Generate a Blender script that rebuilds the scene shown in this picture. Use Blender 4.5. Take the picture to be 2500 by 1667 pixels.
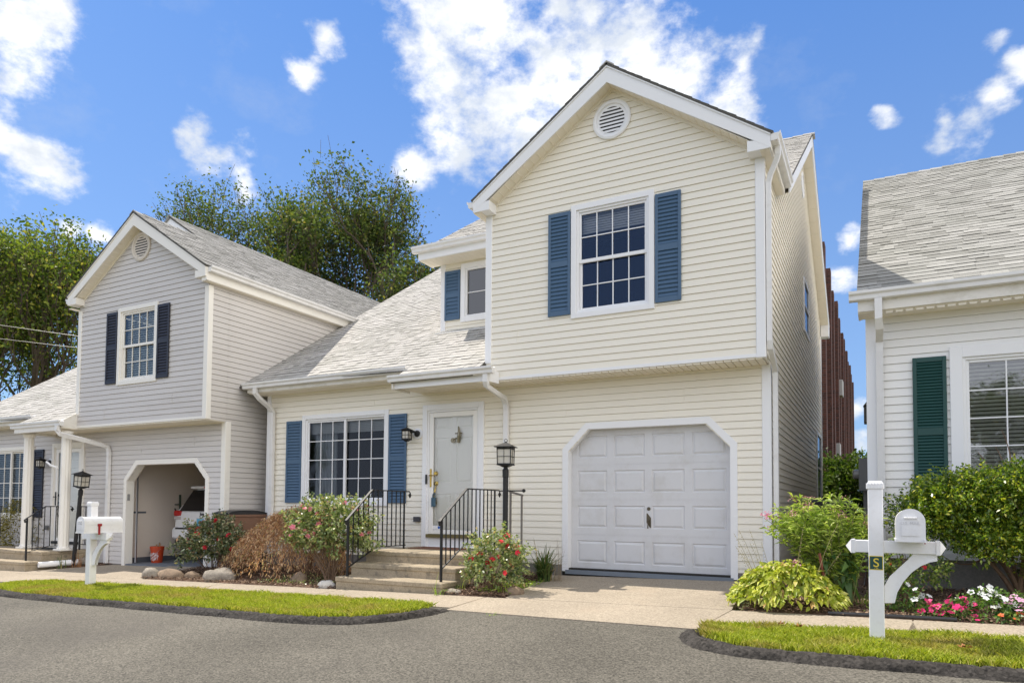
import bpy, math, random
import numpy as np
from mathutils import Vector, Matrix
for o in list(bpy.data.objects): bpy.data.objects.remove(o)
SC = bpy.context.scene
COL = SC.collection
rad = math.radians
FILL_BANK = (7.6, 8.0, 9.1)
# ------------------------------------------------------------------ camera
CAMP = (1.3572, -10.3374, 1.0039)
R_ = Vector((0.88501, 0.46552, 0.00693)); U_ = Vector((0.01342, -0.04038, 0.99910)); F_ = Vector((-0.46538, 0.88412, 0.04199))
cd = bpy.data.cameras.new('camera'); cam = bpy.data.objects.new('camera', cd); COL.objects.link(cam)
cam.matrix_world = Matrix(((R_.x, U_.x, -F_.x, CAMP[0]), (R_.y, U_.y, -F_.y, CAMP[1]), (R_.z, U_.z, -F_.z, CAMP[2]), (0, 0, 0, 1)))
cd.sensor_fit = 'HORIZONTAL'; cd.sensor_width = 36.0
cd.lens = 1707.613 / 2500 * 36.0
cd.shift_y = 333.25 / 2500
cd.clip_start = 0.05; cd.clip_end = 4000
SC.camera = cam
# ------------------------------------------------------------------ light
SUN = Vector((-0.69, 0.088, 1.0)).normalized()
ELEV = math.asin(SUN.z); AZ = math.atan2(SUN.x, SUN.y)      # azimuth clockwise from +Y
sd = bpy.data.lights.new('sun', 'SUN'); so = bpy.data.objects.new('sun', sd); COL.objects.link(so)
so.rotation_euler = SUN.to_track_quat('Z', 'Y').to_euler(); so.location = (-30, 3, 40)
sd.energy = 4.9; sd.angle = rad(0.5); sd.color = (1.0, 0.93, 0.82)
SC.view_settings.view_transform = 'Standard'; SC.view_settings.look = 'None'
SC.view_settings.gamma = 1.0; SC.cycles.diffuse_bounces = 6; SC.cycles.max_bounces = 12; SC.view_settings.exposure = 0.26
W = bpy.data.worlds.new('World'); SC.world = W; W.use_nodes = True
nt = W.node_tree; nt.nodes.clear()
def N(tree, typ, **kw):
    n = tree.nodes.new(typ)
    for k, v in kw.items(): setattr(n, k, v)
    return n
def L(tree, a, b): tree.links.new(a, b)
def math_(tree, op, a, b=None, c=None, clamp=False):
    n = N(tree, 'ShaderNodeMath', operation=op); n.use_clamp = clamp
    for i, x in enumerate((a, b, c)):
        if x is None: continue
        if isinstance(x, (int, float)): n.inputs[i].default_value = x
        else: L(tree, x, n.inputs[i])
    return n.outputs[0]
def mixc(tree, f, a, b, blend='MIX'):
    n = N(tree, 'ShaderNodeMix', data_type='RGBA', blend_type=blend)
    for s, x in ((n.inputs[0], f), (n.inputs[6], a), (n.inputs[7], b)):
        if isinstance(x, (int, float)): s.default_value = x
        elif isinstance(x, tuple): s.default_value = (*x, 1)[:4]
        else: L(tree, x, s)
    return n.outputs[2]
def ramp(tree, f, stops):
    n = N(tree, 'ShaderNodeValToRGB'); e = n.color_ramp.elements
    while len(e) < len(stops): e.new(0.5)
    for i, (p, c) in enumerate(stops): e[i].position = p; e[i].color = (*c, 1)
    L(tree, f, n.inputs[0]); return n.outputs[0]
sky = N(nt, 'ShaderNodeTexSky', sky_type='NISHITA'); sky.sun_disc = False
sky.sun_elevation = ELEV; sky.sun_rotation = AZ; sky.altitude = 50; sky.air_density = 1.0; sky.dust_density = 0.6; sky.ozone_density = 2.0
tc = N(nt, 'ShaderNodeTexCoord')
nrm = N(nt, 'ShaderNodeVectorMath', operation='NORMALIZE'); L(nt, tc.outputs['Generated'], nrm.inputs[0])
dirv = nrm.outputs[0]
def wnoise(scale, detail, rough, off=0.0):
    mp = N(nt, 'ShaderNodeMapping'); mp.inputs['Location'].default_value = (off, off * .7, off * 1.3); mp.inputs['Scale'].default_value = (1, 1, 1.5)
    L(nt, dirv, mp.inputs[0])
    n = N(nt, 'ShaderNodeTexNoise'); n.inputs['Scale'].default_value = scale; n.inputs['Detail'].default_value = detail; n.inputs['Roughness'].default_value = rough
    L(nt, mp.outputs[0], n.inputs['Vector']); return n
warp = wnoise(11, 3, .55)
wv = N(nt, 'ShaderNodeVectorMath', operation='MULTIPLY_ADD'); L(nt, warp.outputs['Color'], wv.inputs[0]); wv.inputs[1].default_value = (.06,) * 3
sub = N(nt, 'ShaderNodeVectorMath', operation='SUBTRACT'); L(nt, dirv, sub.inputs[0]); sub.inputs[1].default_value = (.03,) * 3
L(nt, sub.outputs[0], wv.inputs[2])
CL = [(-0.441,0.682,0.583,0.059),(-0.472,0.685,0.555,0.045),(-0.452,0.72,0.527,0.056),(-0.438,0.757,0.485,0.05),(-0.392,0.715,0.579,0.044),(-0.483,0.751,0.45,0.037),(-0.522,0.734,0.435,0.032),(-0.407,0.755,0.513,0.057),(-0.389,0.788,0.477,0.047),(-0.341,0.783,0.52,0.056),(-0.356,0.755,0.551,0.035),(-0.304,0.771,0.56,0.049),(-0.261,0.783,0.564,0.043),(-0.255,0.811,0.527,0.059),(-0.211,0.835,0.508,0.053),(-0.165,0.851,0.498,0.038),(-0.143,0.836,0.529,0.021),(-0.335,0.733,0.591,0.034),(-0.287,0.755,0.589,0.029),(-0.784,0.378,0.493,0.041),(-0.76,0.397,0.514,0.026),(-0.804,0.39,0.449,0.026),(-0.827,0.399,0.397,0.023),(-0.822,0.421,0.384,0.031),(-0.817,0.441,0.373,0.022),(-0.713,0.549,0.437,0.023),(-0.702,0.577,0.417,0.028),(-0.69,0.598,0.408,0.019),(-0.58,0.605,0.545,0.019),(-0.591,0.605,0.535,0.016),(-0.599,0.605,0.525,0.019),(0.097,0.898,0.429,0.023),(0.112,0.889,0.443,0.019),(0.116,0.862,0.493,0.015),(0.135,0.875,0.465,0.021),(0.067,0.903,0.425,0.016),(0.011,0.893,0.449,0.011),(-0.024,0.941,0.338,0.013),(-0.032,0.956,0.293,0.018),(-0.825,0.47,0.314,0.014),(-0.81,0.49,0.312,0.012),(-0.03,0.991,0.128,0.019),(-0.022,0.997,0.076,0.019)]
# clouds beyond the picture (they only light the place and show in the window panes)
CL += [(.7,.6,.35,.1),(-.7,-.3,.65,.12)]
acc = None
for x, y, z, r in CL:
    d = N(nt, 'ShaderNodeVectorMath', operation='DISTANCE'); L(nt, wv.outputs[0], d.inputs[0]); d.inputs[1].default_value = (x, y, z)
    m = math_(nt, 'MULTIPLY_ADD', d.outputs['Value'], -1.0 / r, 1.28)
    acc = m if acc is None else math_(nt, 'SMOOTH_MAX', acc, m, 0.3)
n1 = wnoise(19, 12, .62, 3.1)
f = math_(nt, 'ADD', acc, math_(nt, 'MULTIPLY_ADD', n1.outputs['Fac'], 3.5, -1.75))
dens = N(nt, 'ShaderNodeMapRange', interpolation_type='SMOOTHSTEP'); L(nt, f, dens.inputs[0]); dens.inputs[1].default_value = -.1; dens.inputs[2].default_value = 1.2
n2 = wnoise(9, 6, .6, 7.7)
shade = ramp(nt, n2.outputs['Fac'], [(.40, (5.6, 6.0, 6.6)), (.56, (8.4, 8.4, 8.4))])
wisp = math_(nt, 'MULTIPLY', math_(nt, 'SUBTRACT', wnoise(6, 8, .65, 1.7).outputs['Fac'], .545, clamp=True), 1.0, clamp=True)
szz = N(nt, 'ShaderNodeSeparateXYZ'); L(nt, dirv, szz.inputs[0])
hz = N(nt, 'ShaderNodeMapRange'); L(nt, szz.outputs[2], hz.inputs[0]); hz.inputs[1].default_value = .12; hz.inputs[2].default_value = .62
tint = mixc(nt, .62, mixc(nt, 1.0, sky.outputs[0], (.60, .87, 1.15), 'MULTIPLY'), mixc(nt, hz.outputs[0], (2.5, 3.8, 6.2), (.88, 2.25, 5.9)))
sz_ = N(nt, 'ShaderNodeSeparateXYZ'); L(nt, dirv, sz_.inputs[0])
zen = N(nt, 'ShaderNodeMapRange'); L(nt, sz_.outputs[2], zen.inputs[0]); zen.inputs[1].default_value = .60; zen.inputs[2].default_value = .85; zen.inputs[3].default_value = 1.0; zen.inputs[4].default_value = .40
tint = mixc(nt, 1.0, tint, zen.outputs[0], 'MULTIPLY')      # the blue deepens towards the zenith
withw = mixc(nt, wisp, tint, (4.5, 4.9, 5.6))
skyc = mixc(nt, dens.outputs[0], withw, shade)
# bright cloud bank added out of view behind the camera, filling the shaded fronts
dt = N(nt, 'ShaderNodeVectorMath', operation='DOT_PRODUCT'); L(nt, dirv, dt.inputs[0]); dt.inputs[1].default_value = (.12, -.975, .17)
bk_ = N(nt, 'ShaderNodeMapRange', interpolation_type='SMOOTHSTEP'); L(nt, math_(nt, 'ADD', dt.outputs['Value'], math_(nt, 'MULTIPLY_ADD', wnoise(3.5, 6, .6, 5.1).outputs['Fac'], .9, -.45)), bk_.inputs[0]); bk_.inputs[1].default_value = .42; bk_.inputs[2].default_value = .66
skyc = mixc(nt, bk_.outputs[0], skyc, FILL_BANK)
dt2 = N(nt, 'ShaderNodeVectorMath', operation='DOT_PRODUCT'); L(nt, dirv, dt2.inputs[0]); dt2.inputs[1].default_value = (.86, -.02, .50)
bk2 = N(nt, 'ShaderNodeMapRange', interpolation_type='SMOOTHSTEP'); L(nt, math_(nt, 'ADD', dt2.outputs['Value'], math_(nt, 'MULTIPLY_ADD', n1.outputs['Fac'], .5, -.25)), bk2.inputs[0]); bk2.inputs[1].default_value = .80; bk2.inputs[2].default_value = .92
skyc = mixc(nt, bk2.outputs[0], skyc, (20.0, 19.0, 17.4))  # second unseen bright bank, added on the right to lift the side wall
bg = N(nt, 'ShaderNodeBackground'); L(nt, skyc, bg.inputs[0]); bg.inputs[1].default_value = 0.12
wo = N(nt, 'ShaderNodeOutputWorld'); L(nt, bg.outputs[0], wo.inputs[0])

# ------------------------------------------------------------------ helpers
random.seed(7)
def tag(o, label=None, cat=None, group=None, kind=None):
    if label: o['label'] = label
    if cat: o['category'] = cat
    if group: o['group'] = group
    if kind: o['kind'] = kind
    return o
def thing(name, loc, label, cat, group=None, rz=0.0):
    o = bpy.data.objects.new(name, None); COL.objects.link(o); o.location = loc; o.rotation_euler = (0, 0, rz); o.empty_display_size = .1
    return tag(o, label, cat, group)
class MB:
    def __init__(s): s.v = []; s.f = []; s.mi = {}; s.mats = None
    def poly(s, pts):
        n = len(s.v); s.v += [tuple(p) for p in pts]; s.f.append(tuple(range(n, n + len(pts))))
    def mesh(s, vs, fs):
        n = len(s.v); s.v += [tuple(p) for p in vs]; s.f += [tuple(i + n for i in f) for f in fs]
    def box(s, x0, x1, y0, y1, z0, z1):
        s.mesh([(x0,y0,z0),(x1,y0,z0),(x1,y1,z0),(x0,y1,z0),(x0,y0,z1),(x1,y0,z1),(x1,y1,z1),(x0,y1,z1)],
               [(3,2,1,0),(4,5,6,7),(0,1,5,4),(1,2,6,5),(2,3,7,6),(3,0,4,7)])
    def cbox(s, x0, x1, y0, y1, z0, z1, b=.006):
        """box with chamfered edges"""
        vs = []
        for X, Y, Z, sx, sy, sz in [(x, y, z, a, c, d) for (z, d) in ((z0, 1), (z1, -1)) for (y, c) in ((y0, 1), (y1, -1)) for (x, a) in ((x0, 1), (x1, -1))]:
            vs += [(X, Y + sy * b, Z + sz * b), (X + sx * b, Y, Z + sz * b), (X + sx * b, Y + sy * b, Z)]
        # corner k has verts 3k (x-face),3k+1 (y-face),3k+2 (z-face)
        X_, Y_, Z_ = 0, 1, 2
        c = lambda k, a: 3 * k + a
        fs = [(c(0,X_),c(4,X_),c(6,X_),c(2,X_)),(c(1,X_),c(3,X_),c(7,X_),c(5,X_)),(c(0,Y_),c(1,Y_),c(5,Y_),c(4,Y_)),(c(2,Y_),c(6,Y_),c(7,Y_),c(3,Y_)),
              (c(0,Z_),c(2,Z_),c(3,Z_),c(1,Z_)),(c(4,Z_),c(5,Z_),c(7,Z_),c(6,Z_))]
        for k in range(8): fs.append((c(k,0),c(k,1),c(k,2)))
        for a, b2 in ((0,1),(2,3),(4,5),(6,7)): fs.append((c(a,Y_),c(b2,Y_),c(b2,Z_),c(a,Z_)))
        for a, b2 in ((0,2),(1,3),(4,6),(5,7)): fs.append((c(a,X_),c(b2,X_),c(b2,Z_),c(a,Z_)))
        for a, b2 in ((0,4),(1,5),(2,6),(3,7)): fs.append((c(a,X_),c(b2,X_),c(b2,Y_),c(a,Y_)))
        s.mesh(vs, fs)
    def dark(s, n0):
        for k in range(n0, len(s.f)): s.mi[k] = 1
    def prism(s, pts, d):
        """polygon pts (3-D) extruded by vector d, closed"""
        n = len(pts); d = Vector(d); q = [tuple(Vector(p) + d) for p in pts]
        s.mesh(list(pts) + q, [tuple(range(n))[::-1], tuple(range(n, 2 * n))] + [(i, (i + 1) % n, n + (i + 1) % n, n + i) for i in range(n)])
    def sweep(s, path, prof, up=(0, 0, 1), caps=True, scale=None):
        path = [Vector(p) for p in path]; n = len(prof); up = Vector(up); rings = []
        for i, p in enumerate(path):
            a = path[max(0, i - 1)]; b = path[min(len(path) - 1, i + 1)]
            t = (b - a)
            if t.length < 1e-9: t = Vector((0, 0, 1))
            t.normalize()
            side = t.cross(up)
            if side.length < 1e-3: side = t.cross(Vector((0, 1, 0)))
            side.normalize(); u = side.cross(t)
            k = 1.0
            if 0 < i < len(path) - 1:
                t1 = (path[i] - path[i - 1]).normalized(); k = 1 / max(.5, abs(t1.dot(t)))
            sc = scale[i] if scale else 1
            rings.append([tuple(p + side * q[0] * sc * (k if 0 else 1) + u * q[1] * sc) for q in prof])
        vs = [v for r in rings for v in r]; fs = []
        for i in range(len(path) - 1):
            for j in range(n):
                fs.append((i*n+j, i*n+(j+1)%n, (i+1)*n+(j+1)%n, (i+1)*n+j))
        if caps: fs += [tuple(range(n))[::-1], tuple(range((len(path)-1)*n, len(path)*n))]
        s.mesh(vs, fs)
    def tube(s, path, r, n=6, caps=True):
        rs = r if isinstance(r, (list, tuple)) else [r] * len(path)
        s.sweep(path, [(math.cos(2*math.pi*k/n), math.sin(2*math.pi*k/n)) for k in range(n)], up=(.03, .07, 1) , caps=caps, scale=rs)
    def lathe(s, prof, c=(0, 0, 0), n=16, ax='z', caps=True):
        vs = []; fs = []
        for r, h in prof:
            for k in range(n):
                a = 2 * math.pi * k / n; p = (r * math.cos(a), r * math.sin(a), h)
                if ax == 'y': p = (p[0], p[2], p[1])
                if ax == 'x': p = (p[2], p[0], p[1])
                vs.append((c[0] + p[0], c[1] + p[1], c[2] + p[2]))
        m = len(prof)
        for i in range(m - 1):
            for k in range(n): fs.append((i*n+k, i*n+(k+1)%n, (i+1)*n+(k+1)%n, (i+1)*n+k))
        if caps: fs += [tuple(range(n))[::-1], tuple(range((m-1)*n, m*n))]
        s.mesh(vs, fs)
    def build(s, name, mat, parent=None, smooth=False, label=None):
        me = bpy.data.meshes.new(name); me.from_pydata(s.v, [], s.f); me.update()
        o = bpy.data.objects.new(name, me); COL.objects.link(o); me.materials.append(mat)
        if s.mi:
            me.materials.append(edgem); ix = [0] * len(me.polygons)
            for k in s.mi: ix[k] = 1
            me.polygons.foreach_set('material_index', ix)
        if smooth: me.polygons.foreach_set('use_smooth', [True] * len(me.polygons))
        if parent: o.parent = parent
        if label: o['label'] = label
        return o
def npmesh(name, V, Fc, mat, parent=None, smooth=False):
    """V (n,3), Fc (m,k) numpy"""
    me = bpy.data.meshes.new(name); m, k = Fc.shape
    me.vertices.add(len(V)); me.vertices.foreach_set('co', np.ascontiguousarray(V, dtype=np.float32).ravel())
    me.loops.add(m * k); me.loops.foreach_set('vertex_index', np.ascontiguousarray(Fc, dtype=np.int32).ravel())
    me.polygons.add(m); me.polygons.foreach_set('loop_start', np.arange(0, m * k, k, dtype=np.int32)); me.polygons.foreach_set('loop_total', np.full(m, k, dtype=np.int32))
    if smooth: me.polygons.foreach_set('use_smooth', np.ones(m, dtype=bool))
    me.update(calc_edges=True); me.validate()
    o = bpy.data.objects.new(name, me); COL.objects.link(o); me.materials.append(mat)
    if parent: o.parent = parent
    return o
def text(name, body, size, mat, parent, M4, ext=.001, bold=0.0, align='CENTER', shear=0.0, sp=1.0):
    cu = bpy.data.curves.new(name, 'FONT'); cu.body = body; cu.size = size; cu.extrude = ext; cu.align_x = align; cu.align_y = 'CENTER'; cu.offset = bold; cu.shear = shear; cu.space_character = sp
    t = bpy.data.objects.new(name + '_curve', cu); COL.objects.link(t)
    bpy.context.view_layer.update()
    me = bpy.data.meshes.new_from_object(t.evaluated_get(bpy.context.evaluated_depsgraph_get()))
    bpy.data.objects.remove(t)
    me.transform(M4); me.name = name
    o = bpy.data.objects.new(name, me); COL.objects.link(o); me.materials.clear(); me.materials.append(mat); o.parent = parent
    return o
FRONT = Matrix(((1,0,0,0),(0,0,-1,0),(0,1,0,0),(0,0,0,1)))     # text facing -Y
def FT(x, y, z, rot=0): return Matrix.Translation((x, y, z)) @ FRONT @ Matrix.Rotation(rot, 4, 'Z')

# ------------------------------------------------------------------ materials
def mat(name, col, rough=.6, metal=0.0, spec=.5, noise=0.0, nscale=8.0, bump=0.0, bscale=60.0, dirt=None, dscale=2.0, transl=0.0, coat=0.0, stretch=(1,1,1)):
    m = bpy.data.materials.new(name); m.use_nodes = True; t = m.node_tree; p = t.nodes['Principled BSDF']
    p.inputs['Roughness'].default_value = rough; p.inputs['Metallic'].default_value = metal; p.inputs['Specular IOR Level'].default_value = spec
    if coat: p.inputs['Coat Weight'].default_value = coat
    c = (*col, 1); p.inputs['Base Color'].default_value = c
    tcn = N(t, 'ShaderNodeTexCoord'); mp = N(t, 'ShaderNodeMapping'); L(t, tcn.outputs['Object'], mp.inputs[0]); mp.inputs['Scale'].default_value = stretch
    src = None
    if noise > 0:
        n = N(t, 'ShaderNodeTexNoise'); n.inputs['Scale'].default_value = nscale; n.inputs['Detail'].default_value = 6; n.inputs['Roughness'].default_value = .65; L(t, mp.outputs[0], n.inputs['Vector'])
        src = mixc(t, n.outputs['Fac'], tuple(x * (1 - noise) for x in col), tuple(min(1, x * (1 + noise)) for x in col))
    if dirt:
        n = N(t, 'ShaderNodeTexNoise'); n.inputs['Scale'].default_value = dscale; n.inputs['Detail'].default_value = 8; n.inputs['Roughness'].default_value = .7; L(t, mp.outputs[0], n.inputs['Vector'])
        fa = N(t, 'ShaderNodeMapRange'); L(t, n.outputs['Fac'], fa.inputs[0]); fa.inputs[1].default_value = .5; fa.inputs[2].default_value = .75; fa.inputs[4].default_value = dirt[3]
        src = mixc(t, fa.outputs[0], src if src is not None else col, dirt[:3])
    if src is not None: L(t, src, p.inputs['Base Color'])
    if bump > 0:
        n = N(t, 'ShaderNodeTexNoise'); n.inputs['Scale'].default_value = bscale; n.inputs['Detail'].default_value = 4; L(t, mp.outputs[0], n.inputs['Vector'])
        b = N(t, 'ShaderNodeBump'); b.inputs['Strength'].default_value = 1; b.inputs['Distance'].default_value = bump; L(t, n.outputs['Fac'], b.inputs['Height']); L(t, b.outputs[0], p.inputs['Normal'])
    return m
def leafmat(name, stops, rough=.5, transl=.35, tcol=None, spec=.4):
    m = bpy.data.materials.new(name); m.use_nodes = True; t = m.node_tree; p = t.nodes['Principled BSDF']; out = t.nodes['Material Output']
    g = N(t, 'ShaderNodeNewGeometry'); c = ramp(t, g.outputs['Random Per Island'], stops)
    p.inputs['Roughness'].default_value = rough; p.inputs['Specular IOR Level'].default_value = spec
    L(t, c, p.inputs['Base Color'])
    if transl > 0:
        tr = N(t, 'ShaderNodeBsdfTranslucent'); L(t, mixc(t, 1.0, c, tcol or (1.5, 1.7, .8), 'MULTIPLY'), tr.inputs[0])
        ms = N(t, 'ShaderNodeMixShader'); ms.inputs[0].default_value = transl; L(t, p.outputs[0], ms.inputs[1]); L(t, tr.outputs[0], ms.inputs[2]); L(t, ms.outputs[0], out.inputs[0])
    return m
def shinglemat(name, c0, c1, c2):
    m = bpy.data.materials.new(name); m.use_nodes = True; t = m.node_tree; p = t.nodes['Principled BSDF']; p.inputs['Roughness'].default_value = .95; p.inputs['Specular IOR Level'].default_value = .2
    g = N(t, 'ShaderNodeNewGeometry'); c = ramp(t, g.outputs['Random Per Island'], [(0, c0), (.5, c1), (1, c2)])
    tcn = N(t, 'ShaderNodeTexCoord'); n = N(t, 'ShaderNodeTexNoise'); n.inputs['Scale'].default_value = 180; n.inputs['Detail'].default_value = 2; L(t, tcn.outputs['Object'], n.inputs['Vector'])
    n2 = N(t, 'ShaderNodeTexNoise'); n2.inputs['Scale'].default_value = 1.3; n2.inputs['Detail'].default_value = 6; L(t, tcn.outputs['Object'], n2.inputs['Vector'])
    c = mixc(t, 1.0, c, ramp(t, n.outputs['Fac'], [(.25, (.6,) * 3), (.75, (1.3,) * 3)]), 'MULTIPLY')
    c = mixc(t, 1.0, c, ramp(t, n2.outputs['Fac'], [(.3, (.86, .87, .85)), (.7, (1.08,) * 3)]), 'MULTIPLY')
    L(t, c, p.inputs['Base Color'])
    return m
def glassmat(name, tint=(.05, .06, .07), refl=.1, gc=(1, 1, 1)):
    m = bpy.data.materials.new(name); m.use_nodes = True; t = m.node_tree; t.nodes.remove(t.nodes['Principled BSDF']); out = t.nodes['Material Output']
    gl = N(t, 'ShaderNodeBsdfGlossy'); gl.inputs['Roughness'].default_value = .01; gl.inputs['Color'].default_value = (*gc, 1)
    tr = N(t, 'ShaderNodeBsdfTransparent'); tr.inputs[0].default_value = (*tint, 1)
    fr = N(t, 'ShaderNodeFresnel'); fr.inputs[0].default_value = 1.5
    n = N(t, 'ShaderNodeTexNoise'); n.inputs['Scale'].default_value = 1.6; tcn = N(t, 'ShaderNodeTexCoord'); L(t, tcn.outputs['Object'], n.inputs['Vector'])
    b = N(t, 'ShaderNodeBump'); b.inputs['Strength'].default_value = .25; b.inputs['Distance'].default_value = .02; L(t, n.outputs['Fac'], b.inputs['Height']); L(t, b.outputs[0], gl.inputs['Normal'])
    ms = N(t, 'ShaderNodeMixShader'); L(t, math_(t, 'ADD', fr.outputs[0], refl, clamp=True), ms.inputs[0]); L(t, tr.outputs[0], ms.inputs[1]); L(t, gl.outputs[0], ms.inputs[2]); L(t, ms.outputs[0], out.inputs[0])
    return m
def speckle(name, base, amp, sc, big, bigsc, bump=.002, rough=.9, spots=None):
    m = bpy.data.materials.new(name); m.use_nodes = True; t = m.node_tree; p = t.nodes['Principled BSDF']; p.inputs['Roughness'].default_value = rough; p.inputs['Specular IOR Level'].default_value = .25
    g = N(t, 'ShaderNodeNewGeometry'); P = g.outputs['Position']
    v = N(t, 'ShaderNodeTexVoronoi'); v.inputs['Scale'].default_value = sc; L(t, P, v.inputs['Vector'])
    n2 = N(t, 'ShaderNodeTexNoise'); n2.inputs['Scale'].default_value = sc * .7; n2.inputs['Detail'].default_value = 3; L(t, P, n2.inputs['Vector'])
    sep = N(t, 'ShaderNodeSeparateColor'); L(t, v.outputs['Color'], sep.inputs[0])
    f1 = math_(t, 'ADD', math_(t, 'MULTIPLY', sep.outputs[0], .5), math_(t, 'MULTIPLY', n2.outputs['Fac'], .5))
    c = mixc(t, f1, tuple(x * (1 - amp) for x in base), tuple(x * (1 + amp) for x in base))
    n3 = N(t, 'ShaderNodeTexNoise'); n3.inputs['Scale'].default_value = bigsc; n3.inputs['Detail'].default_value = 7; n3.inputs['Roughness'].default_value = .6; L(t, P, n3.inputs['Vector'])
    c = mixc(t, 1.0, c, ramp(t, n3.outputs['Fac'], [(.3, (1 - big,) * 3), (.7, (1 + big,) * 3)]), 'MULTIPLY')
    if spots:
        n4 = N(t, 'ShaderNodeTexNoise'); n4.inputs['Scale'].default_value = spots[1]; n4.inputs['Detail'].default_value = 5; L(t, P, n4.inputs['Vector'])
        fa = N(t, 'ShaderNodeMapRange'); L(t, n4.outputs['Fac'], fa.inputs[0]); fa.inputs[1].default_value = .58; fa.inputs[2].default_value = .7; fa.inputs[4].default_value = spots[2]
        c = mixc(t, fa.outputs[0], c, spots[0])
    L(t, c, p.inputs['Base Color'])
    b = N(t, 'ShaderNodeBump'); b.inputs['Distance'].default_value = bump; b.inputs['Strength'].default_value = 1; L(t, f1, b.inputs['Height']); L(t, b.outputs[0], p.inputs['Normal'])
    return m

cream = mat('cream_siding', (.87, .82, .71), .55, noise=.025, nscale=3, bump=.0006, bscale=90, stretch=(.3, .3, 1))
greysid = mat('grey_siding', (.62, .59, .565), .55, noise=.05, nscale=2, bump=.0006, bscale=90, stretch=(.3, .3, 1), dirt=(.42, .38, .34, .35), dscale=1.1)
whitesid = mat('white_siding', (.84, .83, .81), .55, noise=.02, nscale=3, bump=.0006, bscale=90, stretch=(.3, .3, 1))
trimw = mat('white_trim', (.86, .86, .87), .45, noise=.02, nscale=5)
trimc = mat('cream_trim', (.86, .83, .77), .5, noise=.03, nscale=4)
trimdirty = mat('weathered_trim', (.80, .77, .71), .5, noise=.04, nscale=3, dirt=(.42, .38, .28, .55), dscale=3.5, stretch=(1, 1, 2))
gutterm = mat('gutter_white', (.80, .79, .78), .4, noise=.04, nscale=6, dirt=(.5, .47, .40, .35), dscale=5)
soffm = mat('soffit_cream', (.84, .78, .66), .6)
blue = mat('blue_shutter', (.062, .125, .215), .5, noise=.06, nscale=4)
navy = mat('navy_black_shutter', (.016, .018, .032), .5, noise=.15, nscale=4)
green = mat('green_shutter', (.010, .062, .056), .5, noise=.1, nscale=4)
doorw = mat('white_door', (.90, .88, .84), .4, noise=.02, nscale=3)
garw = mat('garage_door_paint', (.66, .66, .675), .5, noise=.035, nscale=6, bump=.0005, bscale=200, dirt=(.52, .50, .47, .6), dscale=2.2)
black = mat('black_iron', (.012, .012, .013), .6, noise=.2, nscale=20)
blackp = mat('black_plastic', (.018, .018, .02), .45, noise=.2, nscale=9)
brass = mat('brass', (.55, .38, .09), .25, metal=1.0)
steel = mat('steel', (.4, .4, .42), .35, metal=1.0)
edgem = mat('shingle_edge', (.10, .095, .085), .95)
roofL = shinglemat('light_shingles', (.43, .415, .385), (.49, .47, .445), (.53, .51, .485))
roofR = shinglemat('weathered_shingles', (.26, .255, .235), (.335, .33, .31), (.40, .393, .37))
roofG = shinglemat('grey_shingles', (.28, .275, .262), (.34, .333, .32), (.40, .39, .375))
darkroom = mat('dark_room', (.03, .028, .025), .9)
roomw = mat('garage_wall', (.70, .62, .54), .9, noise=.05, nscale=2)
glassD = glassmat('window_glass', (.62, .65, .68), .0, (.55, .62, .72))
glassL = glassmat('clear_glass', (.97, .98, .98), .0)
lampglass = mat('lamp_glass', (.55, .52, .45), .2)
blindm = mat('white_blind', (.75, .74, .70), .6)
curtm = mat('curtain_cloth', (.60, .62, .62), .9)
conc = speckle('concrete', (.36, .305, .235), .45, 70, .10, .9, .0015, spots=((.40, .32, .24), 2.0, .35))
stepc = speckle('step_concrete', (.38, .315, .225), .30, 85, .15, 3.5, .002, spots=((.13, .12, .10), 9.0, .5))
asph = speckle('asphalt', (.122, .112, .092), 1.1, 80, .2, .5, .004, spots=((.105, .095, .083), .45, .45))
kerbm = speckle('kerb_asphalt', (.048, .043, .038), .95, 45, .3, 3, .03)
soil = speckle('soil', (.10, .07, .05), .6, 40, .3, 3, .01)
stone = speckle('stone', (.27, .20, .14), .2, 50, .3, 5, .004)
stoneg = speckle('pale_stone', (.30, .265, .22), .3, 50, .25, 6, .004)
slabm = speckle('bluestone', (.24, .24, .25), .15, 60, .15, 2, .001)
found = speckle('foundation_parge', (.20, .185, .17), .2, 60, .15, 1.5, .003)
bark = mat('bark', (.10, .075, .055), .9, noise=.4, nscale=14, bump=.01, bscale=20)
barkg = mat('grey_bark', (.16, .13, .105), .9, noise=.4, nscale=10, bump=.02, bscale=8)
twig = mat('twig', (.19, .12, .075), .85, noise=.4, nscale=20)
redp = mat('red_flag', (.30, .015, .02), .45)
brown = mat('brown_cart', (.22, .115, .07), .5, noise=.1, nscale=5)
orange = mat('orange_bucket', (.50, .055, .012), .4)
carw = mat('white_car_paint', (.78, .78, .78), .2, coat=.6)
carglass = mat('car_glass', (.012, .011, .012), .05)
rubber = mat('rubber', (.015, .015, .015), .8)
tailred = mat('tail_light_red', (.45, .01, .01), .15)
greenp = mat('dark_green_plate', (.01, .06, .05), .4)
yellow = mat('yellow_paint', (.75, .58, .06), .4)
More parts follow.
